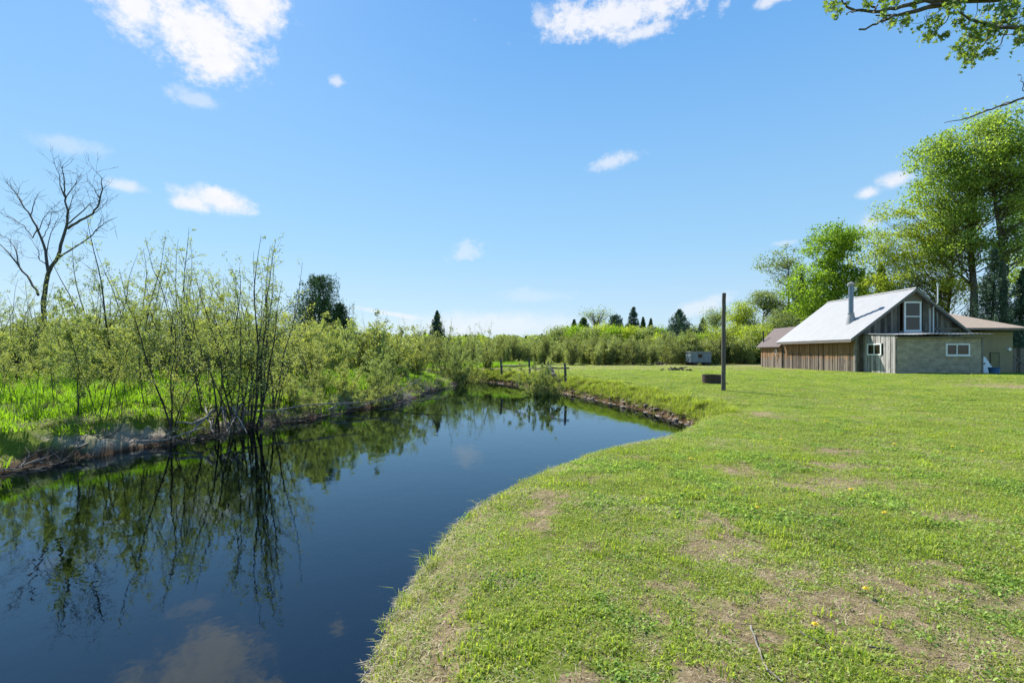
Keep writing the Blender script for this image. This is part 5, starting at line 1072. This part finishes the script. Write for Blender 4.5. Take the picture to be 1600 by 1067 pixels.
def fence():
    M_f = wood_mat('fence_wood', ((.02, .017, .015), (.06, .052, .045), (.11, .10, .09)))
    e0 = empty('fence', (0.0, 27, 0), 0, 'broken old wooden rail fence by the bend of the river', 'fence')
    def loc(px, py, d): return P(px, py, d) - np.array([0, 27, 0])
    for px, top, bot, d, rr in ((784, 560, 583, 33, .07), (828, 561, 582, 29.5, .06), (857, 563, 590, 27.5, .09), (884, 567, 595, 27, .07)):
        g = Geo(); b = loc(px, bot + 2, d); t = loc(px - 1.5, top, d); tube(g, [b, b * .5 + t * .5, t], [rr * 1.1, rr, rr * .9], 7, cap=True); g.build('post', M_f, e0)
    for a, b in (((784, 571, 32.9), (826, 570, 29.4)), ((828, 575, 29.3), (857, 574, 27.4)), ((850, 573, 27.6), (889, 575, 26.8))):
        g = Geo(); p, q = loc(*a), loc(*b); tube(g, [p, p * .5 + q * .5 + np.array([0, 0, -.04]), q], [.05, .055, .045], 6, cap=True); g.build('rail', M_f, e0)
    g = Geo(); tube(g, [loc(858, 572, 27.2), loc(866, 586, 26.5), loc(874, 596, 26.2)], [.10, .13, .12], 7, cap=True); p = g.build('post', M_f, e0); p['label'] = 'leaning broken stump post'
fence()

# driftwood, roots, fallen branches along the left shore
def sticks():
    rng = r(31)
    def stick(name, label, cat, pts, r0, r1, m=M_drift, group=None, twigs=0, zoff=0):
        g = Geo(); pts = np.array(pts); O = pts[0].copy(); q = [pts[0]]
        for i in range(len(pts) - 1):
            for s in (.33, .67, 1): q.append(pts[i] * (1 - s) + pts[i + 1] * s + (rng.normal(0, .35 * r0, 3) if s < 1 else 0))
        q = np.array(q) - O; tube(g, q, np.linspace(r0, r1, len(q)), 6, cap=True)
        for k in range(twigs):
            b, dr = at_t(q, rng.uniform(.25, .98)); L = rng.uniform(.3, .9); dd = dr / np.linalg.norm(dr) + rng.normal(0, .6, 3); br = branch(rng, b, dd, L, 5, .18); tube(g, br, np.linspace(r1 * .9 + .003, .003, 6), 4)
            for kk in range(2): b2, d2 = at_t(br, rng.uniform(.3, .9)); tube(g, branch(rng, b2, d2 / np.linalg.norm(d2) + rng.normal(0, .6, 3), L * .5, 3, .2), np.linspace(.005, .002, 4), 3)
        o = g.build(name, m); o.location = O; tag(o, label, cat, group); return o
    stick('fallen_branch', 'long pale fallen branch reaching right along the water below the bright grass', 'branch', [P(375, 643, 14.2), P(430, 642, 14.8), P(480, 633, 15.8), P(560, 628, 17)], .03, .015, twigs=3)
    stick('fallen_branch', 'pale forked branch dipping into the water right of the big clump', 'branch', [P(384, 644, 14.3), P(400, 652, 14.1), P(412, 661, 13.9)], .022, .01)
    stick('fallen_branch', 'thin pale branch lying in the water below the forked branch', 'branch', [P(374, 686, 12.85), P(420, 688, 12.8), P(470, 692, 12.5)], .015, .006, twigs=1)
    stick('fallen_branch', 'dark dead branch stretching right over the water from the point', 'branch', [P(560, 650, 18.6), P(600, 640, 19.5), P(640, 628, 20.2), P(700, 622, 20.5)], .04, .01, M_dead, twigs=10)
    stick('fallen_branch', 'bushy dead limb lying in the tangle below the trailing bush', 'branch', [P(520, 640, 18.4), P(560, 636, 18.8), P(610, 618, 20), P(660, 590, 21)], .035, .008, M_drift, twigs=14)
    stick('fallen_branch', 'grey dead limb arching through the tangle left of the trailing bush', 'branch', [P(490, 650, 17.2), P(530, 632, 18.2), P(590, 628, 19.4), P(640, 612, 20.4)], .035, .008, M_drift, twigs=14)
    stick('root', 'thick pale root arching from the big alder clump down to the mud', 'root', [P(333, 640, 13.2), P(318, 655, 12.9), P(300, 662, 12.6), P(275, 660, 12.6)], .045, .02)
    stick('root', 'bent pale root going into the water left of the big clump', 'root', [P(318, 655, 12.9), P(306, 668, 12.6), P(292, 682, 12.2)], .035, .02)
    stick('root', 'slanting root right of the big clump base', 'root', [P(378, 630, 13.6), P(366, 650, 13.4), P(356, 665, 13.2)], .03, .018)
    stick('root', 'dark upright root below the middle of the big clump', 'root', [P(345, 640, 13.4), P(338, 660, 13.2), P(334, 672, 13.0)], .03, .02, M_barkd)
    stick('driftwood', 'pale driftwood stick lying low across the mud left of the roots', 'driftwood', [P(215, 690, 11.5), P(260, 687, 11.8), P(320, 668, 12.6)], .03, .015, twigs=2)
    stick('driftwood', 'grey forked stick on the pale mud below the crooked sapling', 'driftwood', [P(200, 662, 12.4), P(212, 668, 12.2), P(214, 680, 11.9)], .018, .008)
    stick('driftwood', 'brown stick sloping into the water near the left edge', 'driftwood', [P(10, 712, 10.2), P(60, 722, 9.9), P(110, 728, 9.8)], .025, .012, twigs=3)
    stick('driftwood', 'bleached stick at the far left shore', 'driftwood', [P(0, 735, 9.2), P(30, 730, 9.4), P(62, 716, 9.8)], .02, .01, twigs=3)
    stick('driftwood', 'bundle-like dead stem under the crooked sapling', 'driftwood', [P(120, 700, 10.6), P(150, 690, 10.9), P(190, 668, 11.8)], .022, .01, M_dead, twigs=5)
    # foreground twigs on the lawn
    def gp(px, py, up=.012): x, y = gpt(px, py, .0); return np.array([x, y, gz(x, y) + up])
    stick('stick', 'long thin curved bleached twig on bare soil near the bottom right', 'stick', [gp(1173, 975), gp(1180, 995), gp(1190, 1022), gp(1200, 1042), gp(1222, 1058)], .006, .003)
    stick('stick', 'short dark twig on bare soil right of the long curved twig', 'stick', [gp(1250, 985), gp(1272, 998), gp(1298, 1011)], .006, .003, M_dead)
    stick('stick', 'small brown twig in the grass, rightmost of the three on the soil', 'stick', [gp(1355, 1010), gp(1380, 1013), gp(1395, 1011)], .005, .003, M_dead)
    for k in range(9):
        px0 = 322 + k * 7.5 + rng.uniform(-3, 3); d0 = rng.uniform(13.3, 13.9); dx = rng.uniform(-16, 16)
        stick('root', 'dark crooked root under the big alder clump at the water, one of a tangle', 'root', [P(px0, 636, d0), P(px0 + dx * .4, 650, d0 - .35), P(px0 + dx, 664 + rng.uniform(-4, 6), d0 - .9), P(px0 + dx * 1.6, 676, d0 - 1.25)], .035, .012, M_barkd if k % 3 else M_drift, 'roots tangled under the big alder clump')
    # litter of dead stems
    g1 = []
    def lit(g, rr_):
        for k in range(16):
            a = rr_.uniform(0, 6.28); L = rr_.uniform(.15, .6); p = np.array([rr_.normal(0, .2), rr_.normal(0, .2), rr_.uniform(0, .06)]); tube(g, branch(rr_, p, (math.cos(a), math.sin(a), rr_.uniform(-.05, .35)), L, 3, .15, 0), [.005, .004, .003, .002], 3, rr_.integers(0, 2))
    prs = [proto(lit, [plain_mat('dead_stems', (.25, .20, .15), .9, var=.4), M_dead], 60 + i) for i in range(4)]
    pts = []
    for i in range(NR + 22, len(SHORE) - 8):
        a, b = SHORE[i], SHORE[i + 1]; ln = np.hypot(*(b - a)); nn = np.array([(b - a)[1], -(b - a)[0]]) / (ln + 1e-9)
        
        for k in range(int(ln * 8) + 1):
            q_ = a + (b - a) * rng.uniform() + nn * rng.uniform(-.15, .55)
            if rng.uniform() < .25 + .75 * sm(.42, .6, fbm([q_[0] * .5], [q_[1] * .5], 19, 2)[0]): pts.append(q_)
    pts = np.array(pts); z, s, idx, right, far = terrain(pts[:, 0], pts[:, 1], True); keep = (s > -.2) & (~right) & ~((np.abs(pts[:, 1] - 11.2) < 1.3) & (rng.uniform(0, 1, len(s)) < .45)); pts = pts[keep]; z = np.maximum(z[keep], WZ); n = len(pts)
    sc = rng.uniform(.5, 1.3, n)
    scatter('shore_litter', np.column_stack([pts, z]), rng.uniform(0, 6.28, n), np.stack([sc] * 3, 1), rng.integers(0, 4, n), prs, 'tangle of dead stems and twigs littering the left shoreline', 'litter')
sticks()

def shore_stones():
    rng = r(41)
    def stone(g, rr_):
        u = np.linspace(0, math.pi, 7); v = np.linspace(0, 2 * math.pi, 10)[:-1]; U, Vv = np.meshgrid(u, v, indexing='ij'); q = np.stack([np.sin(U) * np.cos(Vv), np.sin(U) * np.sin(Vv), np.cos(U) * .6], -1).reshape(-1, 3)
        q *= (1 + rr_.normal(0, .13, len(q)))[:, None]; i = np.arange(6)[:, None] * 9; j = np.arange(9)[None, :]; j2 = (j + 1) % 9; g.add(q * .06, np.stack([i + j, i + 9 + j, i + 9 + j2, i + j2], -1).reshape(-1, 4))
    M_s = plain_mat('shore_stone', (.24, .18, .135), .8, var=.45, scale=9, bump=.3); prs = [proto(stone, M_s, 70 + i) for i in range(4)]
    pts = []
    for i in range(NC - 6, NR - 20):
        a, b = SHORE[i], SHORE[i + 1]; ln = np.hypot(*(b - a)); nn = np.array([(b - a)[1], -(b - a)[0]]) / (ln + 1e-9)
        for k in range(int(ln * 8) + 1): pts.append(a + (b - a) * rng.uniform() + nn * rng.uniform(-.12, .16))
    pts = np.array(pts); z = terrain(pts[:, 0], pts[:, 1]); n = len(pts); sc = rng.uniform(.4, 1.6, n) ** 1.4
    scatter('bank_stones', np.column_stack([pts, np.maximum(z, WZ - .02)]), rng.uniform(0, 6.28, n), np.stack([sc * 1.2, sc, sc * .9], 1), rng.integers(0, 4, n), prs, 'loose pale stones and clods along the foot of the lawn bank', 'stones')
shore_stones()

def dandelions():
    rng = r(51); M_y = plain_mat('dandelion_yellow', (.75, .55, .02), .7, var=.15, scale=40); M_st = plain_mat('dandelion_stem', (.12, .2, .04), .7)
    e = empty('dandelion', (0, 0, 0)); g = Geo(); tube(g, [(0, 0, -.01), (.004, 0, .03), (.006, 0, .055)], .0022, 5); g.build('stem', M_st, e)
    g = Geo(); 
    for ring, (rad, zz) in enumerate(((.019, .056), (.013, .061), (.007, .065))):
        for k in range(14):
            a = k * 6.283 / 14 + ring * .2; d = np.array([math.cos(a), math.sin(a), 0]); s = np.array([-d[1], d[0], 0]) * .003; c = np.array([.006, 0, zz]); g.add([c - s * .4, c + s * .4, c + d * rad + s, c + d * rad - s], [(0, 1, 2, 3)])
    g.build('flower_head', M_y, e)
    spots = [(1351, 927), (1275, 986), (1184, 796), (1536, 710), (1383, 805), (1398, 699), (1291, 664), (1488, 701), (1080, 720), (1382, 806), (1165, 665), (1220, 690), (1330, 770)]
    DL = ['on the sandy strip in the lower right, brightest of all', 'beside the short dark twig near the bottom', 'alone left of the middle of the lawn, nearest the bare hollow', 'nearest the right edge of the picture', 'in green grass above the sandy strip',
          'in the middle distance right of the pole shadow', 'farthest away, just past the end of the pole shadow', 'in the middle distance left of the right-edge flower', 'nearest the river curve', 'touching another dandelion above the sandy strip',
          'closest below the wooden pole', 'in the short grass under the pole shadow tip', 'among dry grass in the centre of the lawn']
    for i, (px, py) in enumerate(spots):
        o = e if i == 0 else copy_tree(e); x, y = gpt(px, py, 0); o.location = (x, y, gz(x, y)); o.rotation_euler = (0, 0, rng.uniform(0, 6)); tag(o, 'yellow dandelion flower ' + DL[i], 'dandelion', 'dandelions scattered over the lawn')
        if y > 5: o.scale = (1.5, 1.5, 1.2)
dandelions()

def field_bits():
    rng = r(61)
    for px, py, w, h, lb in ((1060, 581, 1.3, .14, 'low pile of dark sods in the middle of the field'), (1029, 567, .9, .25, 'dark heap of brush at the foot of the far thicket')):
        d = (EYE - .3) * F / (py - HZ) if py > 570 else 50; x = (px - 800) / F * d; z = gz(x, d); g = Geo()
        for k in range(34): tube(g, branch(rng, (rng.normal(0, w * .4), rng.normal(0, .3), rng.uniform(0, h)), rng.normal(size=3) * (1, 1, .2), rng.uniform(.2, .5), 3, .2, 0), [.04, .05, .04, .01], 5)
        o = g.build('brush_pile', M_barkd); o.location = (x, d, z); tag(o, lb, 'brush pile')
field_bits()

for o in list(bpy.data.objects):     # nothing of the unused prototypes stays at the origin
    if o.type == 'EMPTY' and o.parent is None and 'label' not in o.keys(): bpy.data.objects.remove(o)
